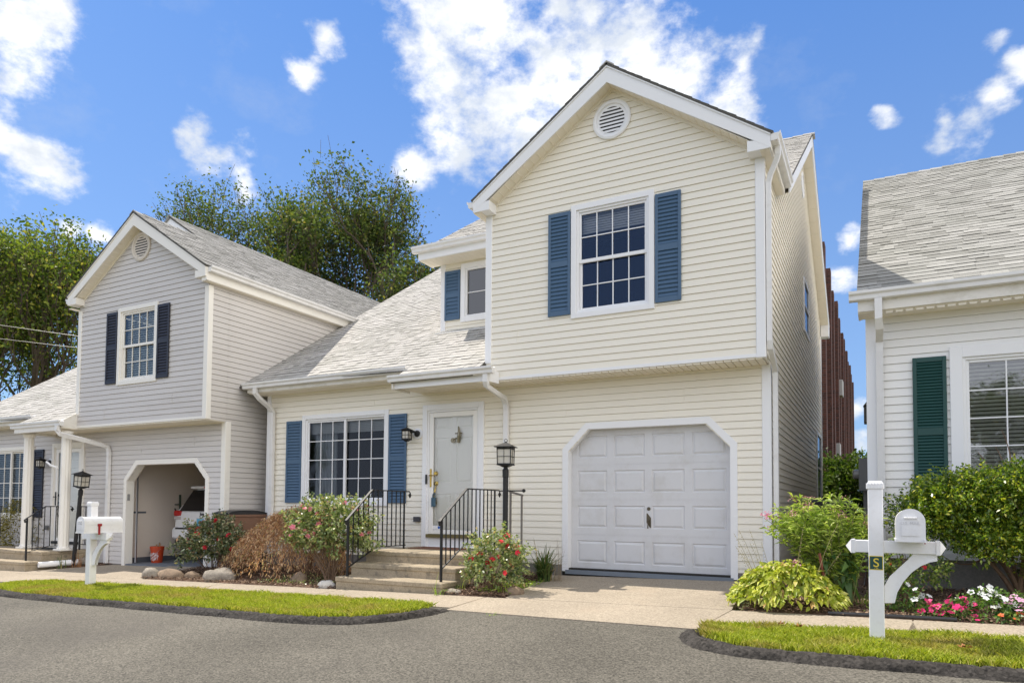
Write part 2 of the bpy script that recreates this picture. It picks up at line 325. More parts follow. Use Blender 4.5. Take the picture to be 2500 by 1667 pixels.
# ------------------------------------------------------------------ surface generators
def scan(polys, v, side):
    xs = []
    for pts in polys:
        n = len(pts)
        for i in range(n):
            (u0, v0), (u1, v1) = pts[i], pts[(i + 1) % n]
            if (v0 <= v) != (v1 <= v): xs.append(u0 + (u1 - u0) * (v - v0) / (v1 - v0))
    return sorted(xs)
def strips(mb, O, Ud, Vd, Nd, outline, holes=(), course=.105, depth=.0135, v0c=0.0, lip=True):
    O, Ud, Vd, Nd = map(Vector, (O, Ud, Vd, Nd)); polys = [outline] + list(holes)
    lo = min(p[1] for p in outline); hi = max(p[1] for p in outline)
    bps = set(round(p[1], 5) for q in polys for p in q if lo <= p[1] <= hi)
    k = math.ceil((lo - v0c) / course)
    cl = set()
    while v0c + k * course < hi: cl.add(round(v0c + k * course, 5)); k += 1
    bps |= cl; bps = sorted(bps); P = lambda u, v, d: O + Ud * u + Vd * v + Nd * d
    gv = .004 if (lip and course < 1) else 0
    if gv: bps = sorted(set(bps) | set(round(c_ - gv, 5) for c_ in cl if c_ - gv > lo))
    cls = sorted(cl)
    for a, b in zip(bps, bps[1:]):
        if b - a < 1e-4: continue
        xa = scan(polys, a + 1e-5 * 2, 0); xb = scan(polys, b - 1e-5 * 2, 0)
        if len(xa) != len(xb): continue
        c0 = v0c + math.floor((a - v0c + 1e-4) / course) * course
        da = depth * (1 - (a - c0) / course); db = depth * (1 - (b - c0) / course)
        groove = gv and b in cl and (b - a) <= gv + 1e-4
        if groove: da = db = -.012
        for i in range(0, len(xa) - 1, 2):
            if xa[i+1] - xa[i] < 1e-4 and xb[i+1] - xb[i] < 1e-4: continue
            mb.poly([P(xa[i], a, da), P(xa[i+1], a, da), P(xb[i+1], b, db), P(xb[i], b, db)])
            if groove: mb.poly([P(xa[i], a, .002), P(xa[i+1], a, .002), P(xa[i+1], a, -.012), P(xa[i], a, -.012)])
            if lip and (a in cl or a == lo): mb.poly([P(xa[i], a, -.012 if gv else 0), P(xa[i+1], a, -.012 if gv else 0), P(xa[i+1], a, da), P(xa[i], a, da)])
def shingles(mb, O, Ud, Vd, Nd, outline, holes=(), course=.14, depth=.006, seed=1, wmin=.08, wmax=.22):
    rnd = random.Random(seed)
    O, Ud, Vd, Nd = map(Vector, (O, Ud, Vd, Nd)); polys = [outline] + list(holes)
    lo = min(p[1] for p in outline); hi = max(p[1] for p in outline); P = lambda u, v, d: O + Ud * u + Vd * v + Nd * d
    n = int(math.ceil((hi - lo) / course))
    for k in range(n):
        a = lo + k * course; b = min(hi, a + course); xa = scan(polys, a + 1e-4, 0); xb = scan(polys, b - 1e-4, 0)
        if len(xa) != len(xb): 
            xm = scan(polys, (a + b) / 2, 0); xa = xb = xm
        for i in range(0, len(xa) - 1, 2):
            la, ra, lb, rb = xa[i], xa[i+1], xb[i], xb[i+1]
            u = min(la, lb) - rnd.random() * .2; R = max(ra, rb)
            while u < R:
                w = rnd.uniform(wmin, wmax); e = rnd.choice((0, 0, .005)) + rnd.random() * .001; u1 = u + w
                ua, ub = max(u, la), min(u1, ra); va, vb = max(u, lb), min(u1, rb)
                if ub > ua + .002 or vb > va + .002:
                    ua, ub = min(ua, ra), max(ub, la); va, vb = min(va, rb), max(vb, lb)
                    if ub < ua: ub = ua
                    if vb < va: vb = va
                    dr = depth + e; f0 = len(mb.f)
                    mb.mesh([P(ua, a, -.004), P(ub, a, -.004), P(ub, a, dr), P(ua, a, dr), P(vb, b, e * .6), P(va, b, e * .6), P(vb, b, -.004), P(va, b, -.004)],
                            [(0, 1, 2, 3), (3, 2, 4, 5), (1, 6, 4, 2), (0, 3, 5, 7)])
                    for q in (0, 2, 3): mb.mi[f0 + q] = 1
                u = u1
def gutter_prof(): return [(0, 0), (0, -.115), (.075, -.115), (.09, -.105), (.095, -.06), (.12, -.035), (.122, 0), (.112, 0), (.105, -.02), (.01, -.02)]
def gutter(mb, p0, p1, out):
    out = Vector(out); pr = gutter_prof(); a = Vector(p0); b = Vector(p1)
    pts = [a + out * q[0] + Vector((0, 0, q[1])) for q in pr]
    mb.prism(pts, b - a)
def downspout(mb, path, out=(0, -1, 0)):
    mb.sweep(path, [(-.042, -.032), (.042, -.032), (.042, .032), (-.042, .032)], up=out)
def shutter(name, x0, x1, z0, z1, y, m, parent, n=26):
    mb = MB(); w = .045; zm = z0 + (z1 - z0) * .5; t = .03
    mb.cbox(x0, x0 + w, y - t, y - .002, z0, z1, .004); mb.cbox(x1 - w, x1, y - t, y - .002, z0, z1, .004)
    for a, b in ((z0 + .001, z0 + .075), (zm - .045, zm + .045), (z1 - .06, z1 - .001)): mb.box(x0 + w, x1 - w, y - t + .002, y - .002, a, b)
    for a, b in ((z0 + .075, zm - .045), (zm + .045, z1 - .06)):
        k = int(n * (b - a) / 1.5) ; h = (b - a) / k
        for i in range(k):
            za = a + i * h
            mb.mesh([(x0 + w, y - t + .004, za + .15 * h), (x1 - w, y - t + .004, za + .15 * h), (x1 - w, y - .004, za + h * 1.05), (x0 + w, y - .004, za + h * 1.05),
                     (x0 + w, y - t + .012, za - .05 * h), (x1 - w, y - t + .012, za - .05 * h)], [(0, 1, 2, 3), (4, 5, 1, 0)])
        mb.poly([(x0 + w, y - .003, a), (x1 - w, y - .003, a), (x1 - w, y - .003, b), (x0 + w, y - .003, b)])
    return mb.build(name, m, parent)
def frame(mb, x0, x1, z0, z1, w, y0, y1, bottom=None):
    b = bottom or w
    mb.cbox(x0, x0 + w, y0, y1, z0, z1, .004); mb.cbox(x1 - w, x1, y0, y1, z0, z1, .004)
    mb.cbox(x0 + w, x1 - w, y0 + .001, y1, z1 - w, z1, .004); mb.cbox(x0 + w, x1 - w, y0 + .001, y1, z0, z0 + b, .004)
def window(parent, x0, x1, z0, z1, y, cols, rows, style='hung', trim=.1, m=trimw, blinds=None, glass=None, xmull=None, cur=False, bl_top=.2, casing_only=False):
    """outer casing x0..x1,z0..z1; wall plane y (faces -Y)"""
    f = MB(); frame(f, x0, x1, z0, z1, trim, y - .035, y + .005)
    wo = f.build('window', m, parent)
    a, b, c, d = x0 + trim, x1 - trim, z0 + trim, z1 - trim
    s = MB(); sash = []
    jy = y - .012
    frame(s, a, b, c, d, .035, jy, y + .07)
    a += .035; b -= .035; c += .035; d -= .035
    if style == 'hung':
        zm = (c + d) / 2
        frame(s, a, b, zm - .028, d, .035, jy + .022, jy + .05, bottom=.055); frame(s, a + .002, b - .002, c, zm + .02, .04, jy + .05, jy + .075)
        sash = [(a + .035, b - .035, zm + .015, d - .035, jy + .035), (a + .04, b - .04, c + .04, zm - .02, jy + .06)]
    elif style == 'slider':
        xm = xmull if xmull is not None else (a + b) / 2
        frame(s, a, xm + .02, c, d, .035, jy + .022, jy + .05); frame(s, xm - .02, b, c + .002, d - .002, .035, jy + .05, jy + .075); s.cbox(xm - .026, xm + .026, jy + .015, jy + .055, c, d, .004)
        sash = [(a + .035, xm - .015, c + .035, d - .035, jy + .035), (xm + .015, b - .035, c + .037, d - .037, jy + .06)]
    else:
        sash = [(a, b, c, d, jy + .035)]
    s.build('sash', m, wo)
    mu = MB(); g = MB()
    for (p, q, r, t, yy) in sash:
        g.poly([(p - .01, yy + .008, r - .01), (q + .01, yy + .008, r - .01), (q + .01, yy + .008, t + .01), (p - .01, yy + .008, t + .01)])
        for i in range(1, cols):
            X = p + (q - p) * i / cols; mu.box(X - .0075, X + .0075, yy - .006, yy + .006, r, t)
        for i in range(1, rows):
            Z = r + (t - r) * i / rows; mu.box(p, q, yy - .0075, yy + .0045, Z - .0075, Z + .0075)
    if mu.v: mu.build('muntin', m, wo)
    g.build('pane', glass or glassD, wo)
    if blinds == 'slats':
        bm = MB(); k = int((d - c) / .048)
        for i in range(k):
            zz = c + (i + .5) * (d - c) / k
            bm.poly([(a + .03, y + .085, zz - .018), (b - .01, y + .085, zz - .018), (b - .01, y + .115, zz + .019), (a + .03, y + .115, zz + .019)])
        for X in (a + .25 * (b - a), a + .75 * (b - a)): bm.box(X - .003, X + .003, y + .078, y + .083, c, d)
        bm.build('blind', blindm, wo)
    elif blinds == 'top':
        bm = MB(); zt = d - (d - c) * bl_top; k = 8
        for i in range(k):
            za = zt + (d - zt) * i / k; zb = zt + (d - zt) * (i + 1) / k
            bm.poly([(a + .01, y + .11, za), (b - .01, y + .11, za), (b - .01, y + .125, zb), (a + .01, y + .125, zb)])
        bm.build('blind', blindm, wo)
    if cur:
        cm = MB(); n = 40; wd = (b - a) * .3
        for i in range(n):
            u0 = a + .03 + wd * i / n; u1 = a + .03 + wd * (i + 1) / n; y0 = y + .2 + .03 * math.sin(i * 1.1); y1 = y + .2 + .03 * math.sin((i + 1) * 1.1)
            cm.poly([(u0, y0, c), (u1, y1, c), (u1, y1, d), (u0, y0, d)])
        cm.build('curtain', curtm, wo)
    return wo
def lantern(mb, gm, c, w, h, n=4, rot=rad(20)):
    """cage lantern: base at c, width w, height h"""
    x, y, z = c
    def sq(r, zz): return [(x + r * math.cos(rot + math.pi/4 + k*math.pi/2), y + r * math.sin(rot + math.pi/4 + k*math.pi/2), zz) for k in range(4)]
    R = w * .5 * 1.2
    def ring(r0, z0, r1, z1, cap=True):
        a = sq(r0, z0); b = sq(r1, z1); mb.mesh(a + b, [(0,1,5,4),(1,2,6,5),(2,3,7,6),(3,0,4,7),(3,2,1,0),(4,5,6,7)])
    ring(R * 1.12, z, R * 1.12, z + .012); ring(R * .35, z - .03, R * .9, z)
    ring(R * 1.45, z + h * .70, R * 1.45, z + h * .72); ring(R * 1.45, z + h * .72, R * .12, z + h * .90)
    ring(R * .12, z + h * .90, R * .12, z + h * .93)
    a = sq(R, z + .012); b = sq(R * 1.05, z + h * .7)
    for i in range(4):
        mb.tube([a[i], b[i]], .009, 4)
        j = (i + 1) % 4
        for fr in (.5,):
            p = Vector(a[i]).lerp(a[j], fr); q = Vector(b[i]).lerp(b[j], fr); mb.tube([p, q], .004, 4)
        for fr in (.45, .92):
            mb.tube([Vector(a[i]).lerp(b[i], fr), Vector(a[j]).lerp(b[j], fr)], .004 if fr < .6 else .012, 4)
        mb.tube([Vector(a[i]).lerp(b[i], .02), Vector(a[j]).lerp(b[j], .02)], .009, 4)
    a2 = sq(R * .93, z + .013); b2 = sq(R * .97, z + h * .69)
    gm.mesh(a2 + b2, [(0,1,5,4),(1,2,6,5),(2,3,7,6),(3,0,4,7)])
    # finial ring
    pts = [(x + .028 * math.cos(t) * w / .26, y, z + h * .965 + .028 * (w / .26) * math.sin(t)) for t in [k * math.pi / 6 for k in range(13)]]
    mb.tube(pts, .005 * w / .26, 5)
    mb.tube([(x, y, z + .01), (x, y, z + h * .28)], w * .09, 8)
# ================================================================== HOUSES
X1, Y1, Z1 = (1, 0, 0), (0, 1, 0), (0, 0, 1)
def gar_hole(gL, gR, gL2, gR2, gT, gT2, gB=0.0): return [(gL, gB), (gR, gB), (gR, gT2), (gR2, gT), (gL2, gT), (gL, gT2)]
def roof_shell(name, mat_, parent, O, Ud, Vd, Nd, outline, holes=(), seed=1, t=.03, course=.14):
    mb = MB(); O, Ud, Vd, Nd = map(Vector, (O, Ud, Vd, Nd))
    shingles(mb, O, Ud, Vd, Nd, outline, holes, course=course, seed=seed)
    if not holes:
        top = [O + Ud * u + Vd * v + Nd * -.006 for u, v in outline]
        mb.prism(top, Nd * -t)
    else:
        for p in [outline]: pass
        k = MB(); strips(mb, O - Nd * .02, Ud, Vd, Nd, outline, holes, course=100, depth=0, v0c=-50, lip=False)
    return mb.build(name, mat_, parent)
def ridge_cap(mb, a, b, n1, n2, w=.14):
    a, b = Vector(a), Vector(b); d = (b - a); Ln = d.length; d.normalize(); k = max(1, int(Ln / .2))
    for i in range(k):
        p = a + d * (Ln * i / k); q = a + d * (Ln * (i + 1) / k + .02); h = .012 + .012 * 0
        for nn in (n1, n2):
            nn = Vector(nn)
            mb.prism([p + Vector((0, 0, .028)), q + Vector((0, 0, .014)), q + nn * w + Vector((0, 0, .012)), p + nn * w + Vector((0, 0, .026))], (0, 0, -.022))
def soffit(mb, pts, step=.1, axis=0):
    mb.poly(pts)
def front_block(H, P):
    """ground-floor front, overhanging gabled box, garage: shared by both houses (local coordinates, wall plane y=0)"""
    sid = P['sid']; U = P['U']; zt = P['zt']; zp = P['zp']; sl = P['sl']; e = .135; gy = P['gy']; tw = P['trim']
    wall = MB()
    garO = gar_hole(-3.06, -.54, -2.70, -.90, 2.25, 1.89)
    win = [(-8.75, 1.06), (-6.69, 1.06), (-6.69, 2.75), (-8.75, 2.75)]
    door = [(-5.83, .28), (-4.67, .28), (-4.67, 2.77), (-5.83, 2.77)]
    strips(wall, (0, 0, 0), X1, Z1, (0, -1, 0), [(-9.75, .10), (0, .10), (0, 3.066), (-5.93, 3.066), (-5.93, 3.27), (-9.75, 3.27)], [garO, win, door], v0c=.06)
    yb = -.468
    zr = lambda x: zp - .03 - sl * abs(x + U / 2)
    uw = [(-2.76, 3.96), (-1.55, 3.96), (-1.55, 5.48 if P['up'] != 'main' else 5.62), (-2.76, 5.48 if P['up'] != 'main' else 5.62)]
    strips(wall, (0, yb, 0), X1, Z1, (0, -1, 0), [(-U, 3.10), (0, 3.10), (0, zr(0)), (-U / 2, zr(-U / 2)), (-U, zr(-U))], [uw], v0c=3.107)
    # side of the box (left) and overhang cheeks
    strips(wall, (-U, 0, 0), (0, -1, 0), Z1, (-1, 0, 0), [(-P['boxback'], 3.05), (.468, 3.05), (.468, zt + .1), (-P['boxback'], zt + .1)], v0c=3.107)
    for x, nd in ((0, 1),):
        strips(wall, (x, 0, 0), Y1, Z1, (nd, 0, 0), [(-.468, 3.05), (0.012, 3.05), (0.012, zt + .06), (-.468, zt + .06)], v0c=3.107)
    # left wall + thin closing of the low wing
    for k, (a, b, hgt) in enumerate(P['seams']):
        wall.box(a - .002, a + .002, b[0] - .0145, b[0] - .010, b[1], b[1] + hgt)
    wall.build('wall', sid, H)
    # starter strip under overhang
    s = MB(); s.box(-U, 0, yb - .018, yb + .01, 3.062, 3.11); s.build('trim_strip', tw, H)
    sf = MB(); sf.box(-U, .0, yb - .004, .005, 3.056, 3.061)
    x = -U + .01
    while x < -.08: sf.box(x, x + .093, yb, 0, 3.036, 3.0555); x += .105
    sf.box(-U + .05, -.02, -.014, 0, 3.024, 3.0355)
    sf.build('overhang_soffit', soffm, H)
    # corner boards
    def cb(x0, x1, y0, y1, z0, z1):
        m = MB(); m.cbox(x0, x1, y0, y1, z0, z1, .006); m.build('corner_board', tw, H)
    cb(-.1, .022, -.022, .11, .06, 3.048); cb(-.1, .022, yb - .022, yb + .09, 3.052, zt); cb(-U - .022, -U + .095, yb - .022, yb + .09, 3.35, zt)
    cb(-9.772, -9.66, -.022, .09, .06, 3.27)
    # rake fascia, returns
    f = MB(); xc = -U / 2; xl = -U - e; xr = e
    zf = lambda x: zp - sl * abs(x - xc)
    th = .265; y0 = gy - .012; y1 = gy + .012
    ztop0 = .02
    for s_ in (-1, 1):
        xe = xl if s_ < 0 else xr
        f.prism([(xe, y0, zf(xe)), (xc, y0, zf(xc)), (xc, y0, zf(xc) - th), (xe, y0, zf(xe) - .20)], (0, y1 - y0, 0))
        # thin upper trim
        f.prism([(xe, y0 - .014, zf(xe) + ztop0), (xc, y0 - .014, zf(xc) + ztop0), (xc, y0 - .014, zf(xc) - .035), (xe, y0 - .014, zf(xe) - .035)], (0, .0135, 0))
        xi = xe - s_ * .30
        f.prism([(xe - s_ * .001, y0 + .002, zf(xe) - .199), (xi, y0 + .002, zf(xe) - .199), (xi, y0 + .002, zf(xi) - th + .01), (xe - s_ * .001, y0 + .002, zf(xe) - .1)], (0, yb - y0 + .03, 0))
    f.build('rake_fascia', tw, H)
    rs = MB()
    for s_ in (-1, 1):
        xe = (xl if s_ < 0 else xr) - s_ * .28
        a = [(xe, y1, zf(xe) - th + .03), (xc, y1, zf(xc) - th + .03), (xc, yb + .01, zf(xc) - th + .03), (xe, yb + .01, zf(xe) - th + .03)]
        rs.prism(a, (0, 0, .01))
        k = 18
        for i in range(k):
            t_ = (i + .5) / k; p = Vector(a[0]).lerp(a[1], t_); rs.box(p.x - .003, p.x + .003, y1, yb, p.z - .006, p.z + .003)
        # quarter trim along wall
        rs.prism([(xe, yb - .02, zf(xe) - th + .03), (xc, yb - .02, zf(xc) - th + .03), (xc, yb - .02, zf(xc) - th - .02), (xe, yb - .02, zf(xe) - th - .02)], (0, .018, 0))
    rs.build('rake_soffit', soffm, H)
    # vent
    v = MB(); vz = P['vz']; cx = xc
    ringp = [(.30, -.005), (.30, -.035), (.27, -.045), (.245, -.04), (.235, -.02), (.20, -.018), (.20, -.005)]
    v.lathe([(r, yb + y_) for r, y_ in ringp], (cx, 0, vz), 36, 'y', caps=False)
    for i in range(7):
        zz = -.165 + i * .055; hw = math.sqrt(max(.001, .205 ** 2 - zz ** 2))
        v.mesh([(cx - hw, yb - .030, vz + zz - .024), (cx + hw, yb - .030, vz + zz - .024), (cx + hw, yb - .018, vz + zz + .014), (cx - hw, yb - .018, vz + zz + .014)], [(0, 1, 2, 3)])
    vo = v.build('gable_vent', P['ventm'], H)
    vb = MB(); vb.lathe([(.22, yb - .016), (.22, yb - .0165)], (cx, 0, vz), 30, 'y'); vb.build('vent_screen', darkroom, vo)
    # upper window + shutters
    if P['up'] == 'main':
        window(H, -2.82, -1.507, 3.907, 5.671, yb, 4, 2, 'hung', .085, tw, 'top', bl_top=.2, glass=glassmat('sky_tinted_glass', (.75, .78, .82), .03, (.25, .40, .75)))  # gloss tinted blue, so the sky's reflection is put into the glass colour
        shutter('shutter', -3.205, -2.83, 3.98, 5.60, yb - .012, P['shut'], H); shutter('shutter', -1.495, -1.115, 3.98, 5.58, yb - .012, P['shut'], H)
    else:
        window(H, -2.79, -1.50, 3.90, 5.54, yb, 4, 2, 'hung', .085, tw, 'slats', glass=glassmat('pale_glass', (.8, .85, .85), .03))
        shutter('shutter', -3.17, -2.80, 3.95, 5.48, yb - .012, P['shut'], H); shutter('shutter', -1.49, -1.12, 3.95, 5.46, yb - .012, P['shut'], H)
    # lower window
    window(H, -8.79, -6.65, 1.014, 2.798, 0, 3, 4, 'slider', .085, tw, P['lowbl'], cur=P['lowcur'], bl_top=.16)
    shutter('shutter', -9.21, -8.80, 1.07, 2.70, -.012, P['shut'], H); shutter('shutter', -6.64, -6.24, 1.07, 2.70, -.012, P['shut'], H)
    # entrance door
    d = MB(); frame(d, -5.884, -4.62, .304, 2.821, .10, -.04, .03, bottom=.002); frame(d, -5.784, -4.72, .304, 2.72, .035, -.02, .05, bottom=.002)
    do = d.build('door_frame', tw, H)
    sd_ = MB(); frame(sd_, -5.745, -4.757, .53, 2.68, .085, -.015, .012, bottom=.075); so_ = sd_.build('storm_door', doorw, do)
    g = MB(); g.poly([(-5.665, .0, .60), (-4.84, .0, .60), (-4.84, .0, 2.60), (-5.665, .0, 2.60)]); g.build('storm_glass', glassL, do)
    pd = MB(); xa, xb2, za, zb = -5.74, -4.76, .42, 2.68
    pan = []
    for (pa, pb) in ((.10, .44), (.54, .88)):
        for (qa, qb) in ((.07, .36), (.45, .80), (.87, .965)):
            pan.append((xa + pa * (xb2 - xa), xa + pb * (xb2 - xa), za + qa * (zb - za), za + qb * (zb - za)))
    panel_face(pd, xa, xb2, za, zb, .035, pan, .02)
    pd.build('inner_door', doorw, do)
    k = MB(); k.box(-5.78, -4.72, -.055, .02, .47, .528); k.build('threshold', P['thr'], do)
    k = MB(); k.box(-5.79, -4.71, -.016, .03, .306, .468); k.build('kick_plate', tw, do)
    hb = MB(); hb.cbox(-5.72, -5.69, -.03, -.014, 1.36, 1.68, .003); hb.tube([(-5.705, -.03, 1.56), (-5.705, -.075, 1.56), (-5.62, -.08, 1.56), (-5.60, -.06, 1.56)], .011, 6)
    hb.build('door_handle', P['hw'], do)
    hb = MB(); hb.lathe([(.04, .04), (.04, .03), (.02, .01), (.03, -.0), (.03, -.003)], (-5.62, 0, 1.60), 12, 'y'); hb.build('door_lock', P['hw'], do); hb = MB(); hb.lathe([(.045, .04), (.042, .02), (.02, .015)], (-5.62, 0, 1.42), 12, 'y')
    hb.tube([(-5.62, .02, 1.38), (-5.63, -.002, 1.27), (-5.635, .0, 1.16), (-5.62, .03, 1.06)], .012, 6); hb.build('door_lock', P['hw'], do)
    # garage surround
    ga = MB()
    out = [(-3.159, 0), (-3.159, 1.95), (-2.761, 2.35), (-.83, 2.35), (-.44, 1.95), (-.44, 0)]
    inn = [(-3.06, 0), (-3.06, 1.91), (-2.72, 2.25), (-.872, 2.25), (-.54, 1.91), (-.54, 0)]
    for i in range(5):
        a, b, c, dd = out[i], out[i + 1], inn[i + 1], inn[i]
        ga.prism([(a[0], -.022, a[1]), (b[0], -.022, b[1]), (c[0], -.022, c[1]), (dd[0], -.022, dd[1])], (0, .03, 0))
        ga.mesh([(dd[0], .008, dd[1]), (c[0], .008, c[1]), (c[0], .16, c[1]), (dd[0], .16, dd[1])], [(0, 1, 2, 3)])
    ga.build('garage_surround', tw, H)
    return dict(yb=yb, zf=zf, xc=xc, xl=xl, xr=xr)
def panel_face(mb, x0, x1, z0, z1, y, panels, b=.02, dep=.012):
    strips(mb, (0, y, 0), X1, Z1, (0, -1, 0), [(x0, z0), (x1, z0), (x1, z1), (x0, z1)], [[(a, c), (b_, c), (b_, d), (a, d)] for a, b_, c, d in panels], course=100, depth=0, v0c=-50, lip=False)
    for a, b_, c, d in panels:
        def r(i, yy): return [(a + i, yy, c + i), (b_ - i, yy, c + i), (b_ - i, yy, d - i), (a + i, yy, d - i)]
        rings = [r(0, y), r(b * .5, y + dep), r(b * .8, y + dep), r(b * 2.2, y - .001)]
        for p, q in zip(rings, rings[1:]):
            mb.mesh(p + q, [(0,1,5,4),(1,2,6,5),(2,3,7,6),(3,0,4,7)])
        mb.poly(rings[-1])
def wall_lamp(H, x, z, plate):
    m = MB(); g = MB(); lantern(m, g, (x - .13, -.17, z - .10), .145, .25, rot=rad(8))
    m.tube([(x, -.03, z + .03), (x - .03, -.09, z + .05), (x - .09, -.13, z + .04)], .022, 8); m.lathe([(.055, -.02), (.06, -.045), (.03, -.06)], (x, 0, z + .02), 12, 'y')
    o = m.build('wall_lamp', black, H); g.build('lamp_glass', lampglass, o)
    p = MB(); p.lathe([(.10, .0), (.10, -.018), (.085, -.022)], (x, 0, z + .02), 16, 'y'); p.build('lamp_plate', plate, o)

# ------------------------------------------------------------------ yellow (main) house
main = thing('house', (0, 0, 0), 'cream yellow two storey house with blue shutters and closed garage, in the middle', 'house')
SA = .645
cosA = 1 / math.sqrt(1 + SA * SA)
P = dict(sid=cream, U=4.325, zt=5.80, zp=7.60, sl=.697, gy=-.705, trim=trimw, ventm=trimw, shut=blue, up='main', lowbl='top', lowcur=True, hw=brass, thr=mat('olive_threshold', (.16, .13, .05), .6), boxback=3.6, vz=6.88,
         seams=[(-3.0, (-.468, 6.05 - .06), .105), (-2.35, (-.468, 6.15), .0), (-3.75, (-.468, 3.34 + .315), .21), (-3.9, (-.468, 5.2), .105), (-1.2, (0, 2.58), .21), (-3.1, (0, 2.475), .105), (-7.0, (0, 2.895), .105), (-8.1, (0, 2.79), .105), (-2.2, (-.468, 5.94), .105)])
G = front_block(main, P)
def walls_extra(H, polys, m):
    w = MB()
    for O, Ud, Nd, out, holes in polys: strips(w, O, Ud, Z1, Nd, out, holes, v0c=3.107)
    w.build('side_wall', m, H)
D = 9.85
zA = lambda y: 3.70 + SA * y
zC = lambda y: (5.50 + SA * y) if y < 5.12 else (8.80 - .576 * (y - 5.12))
zB = lambda y: 5.85
side_out = [(0, .08), (D, .08), (D, zC(D) - .06), (5.12, zC(5.12) - .09), (.85, zC(.85) - .12), (.0, 5.8), (0, 3.0)]
walls_extra(main, [
    ((0, 0, 0), Y1, (1, 0, 0), side_out, [[(5.15, 4.75), (6.10, 4.75), (6.10, 5.75), (5.15, 5.75)], [(8.1, 1.2), (9.3, 1.2), (9.3, 2.85), (8.1, 2.85)]]),
    ((0, 1.25, 0), X1, (0, -1, 0), [(-6.35, 4.3), (-4.2, 4.3), (-4.2, 5.86), (-6.35, 5.86)], [[(-5.82, 4.72), (-5.0, 4.72), (-5.0, 5.68), (-5.82, 5.68)]]),
    ((-6.35, 0, 0), (0, -1, 0), (-1, 0, 0), [(-9.0, 5.0), (-1.25, 4.3), (-1.25, 5.9), (-5.12, zC(5.12) - .1), (-9.0, zC(9.0) - .1)], []),
    ((-9.75, 0, 0), (0, -1, 0), (-1, 0, 0), [(-D, .1), (0, .1), (0, 3.5), (-6.9, zA(6.9) - .08), (-D, 6.2)], []),
    ((0, D, 0), (-1, 0, 0), (0, 1, 0), [(0, .1), (9.75, .1), (9.75, 6.2), (0, 6.0)], [])], cream)
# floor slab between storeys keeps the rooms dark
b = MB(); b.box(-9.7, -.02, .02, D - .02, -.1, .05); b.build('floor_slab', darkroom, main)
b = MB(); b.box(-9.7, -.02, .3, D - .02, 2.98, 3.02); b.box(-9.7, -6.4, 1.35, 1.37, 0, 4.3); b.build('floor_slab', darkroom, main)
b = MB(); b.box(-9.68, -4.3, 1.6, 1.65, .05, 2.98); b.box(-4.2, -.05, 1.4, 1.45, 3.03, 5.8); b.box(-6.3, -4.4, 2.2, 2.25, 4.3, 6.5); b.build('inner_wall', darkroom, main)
# foundation strip
b = MB(); b.box(-9.74, -3.17, -.004, .2, -.3, .1); b.box(-.43, -.004, -.004, .2, -.3, .1); b.box(-.2, -.006, .0, D, -.3, .08); b.build('foundation', found, main)
# roofs : wing A (front slope), porch extension, dormer/upper roof C, gable roof B
vl = 1 / cosA
Vd = (0, cosA, SA * cosA); Nd = (0, -SA * cosA, cosA)
mA = MB()
# outline in (x, v) with v measured up the slope from the eave y=-.45
ye = -.45; v = lambda y: (y - ye) / cosA
outA = [(-10.12, 0), (-5.95, 0), (-5.95, v(-.9)), (-4.34, v(-.9)), (-4.34, v(6.9)), (-10.12, v(6.9))]
shingles(mA, (0, ye, zA(ye)), X1, Vd, Nd, outA, [[(-6.34, v(1.26)), (-4.345, v(1.26)), (-4.345, v(6.0)), (-6.34, v(6.0))]], course=.145, seed=3)
n0_ = len(mA.f)
for q in ([(-10.12, 0), (-5.95, 0), (-5.95, v(6.9)), (-10.12, v(6.9))], [(-5.951, v(-.9)), (-4.34, v(-.9)), (-4.34, v(1.3)), (-5.951, v(1.3))]):
    mA.prism([Vector((0, ye, zA(ye))) + Vector((x_, 0, 0)) + Vector(Vd) * vv - Vector(Nd) * .008 for x_, vv in q], Vector(Nd) * -.03)
mA.dark(n0_)
ridge_cap(mA, (-10.12, 6.9, zA(6.9)), (-6.4, 6.9, zA(6.9)), (0, -cosA, -SA * cosA), (0, cosA, -SA * cosA))
mA.poly([(-10.12, 6.9, zA(6.9)), (-4.4, 6.9, zA(6.9)), (-4.4, D + .3, 6.2), (-10.12, D + .3, 6.2)])
mA.build('roof', roofL, main)
mC = MB(); yc = .84; vC = lambda y: (y - yc) / cosA
outC = [(-6.66, 0), (-4.33, 0), (-4.33, 0), (.22, 0), (.22, vC(5.12)), (-6.66, vC(5.12))]
outC = [(-6.66, 0), (.22, 0), (.22, vC(5.12)), (-6.66, vC(5.12))]
Oc = Vector((0, yc, 5.50 + SA * yc))
shingles(mC, Oc, X1, Vd, Nd, outC, [], course=.145, seed=5)
n0_ = len(mC.f); mC.prism([Oc + Vector((x_, 0, 0)) + Vector(Vd) * vv - Vector(Nd) * .008 for x_, vv in outC], Vector(Nd) * -.03)
mC.dark(n0_); zr_ = 5.50 + SA * 5.12
ridge_cap(mC, (-6.66, 5.12, zr_), (.24, 5.12, zr_), (0, -cosA, -SA * cosA), (0, .86, -.5))
mC.prism([(-6.66, 5.12, zr_), (.22, 5.12, zr_), (.22, 10.1, zr_ - .576 * 4.98), (-6.66, 10.1, zr_ - .576 * 4.98)], (0, 0, -.04))
mC.build('roof', roofL, main)
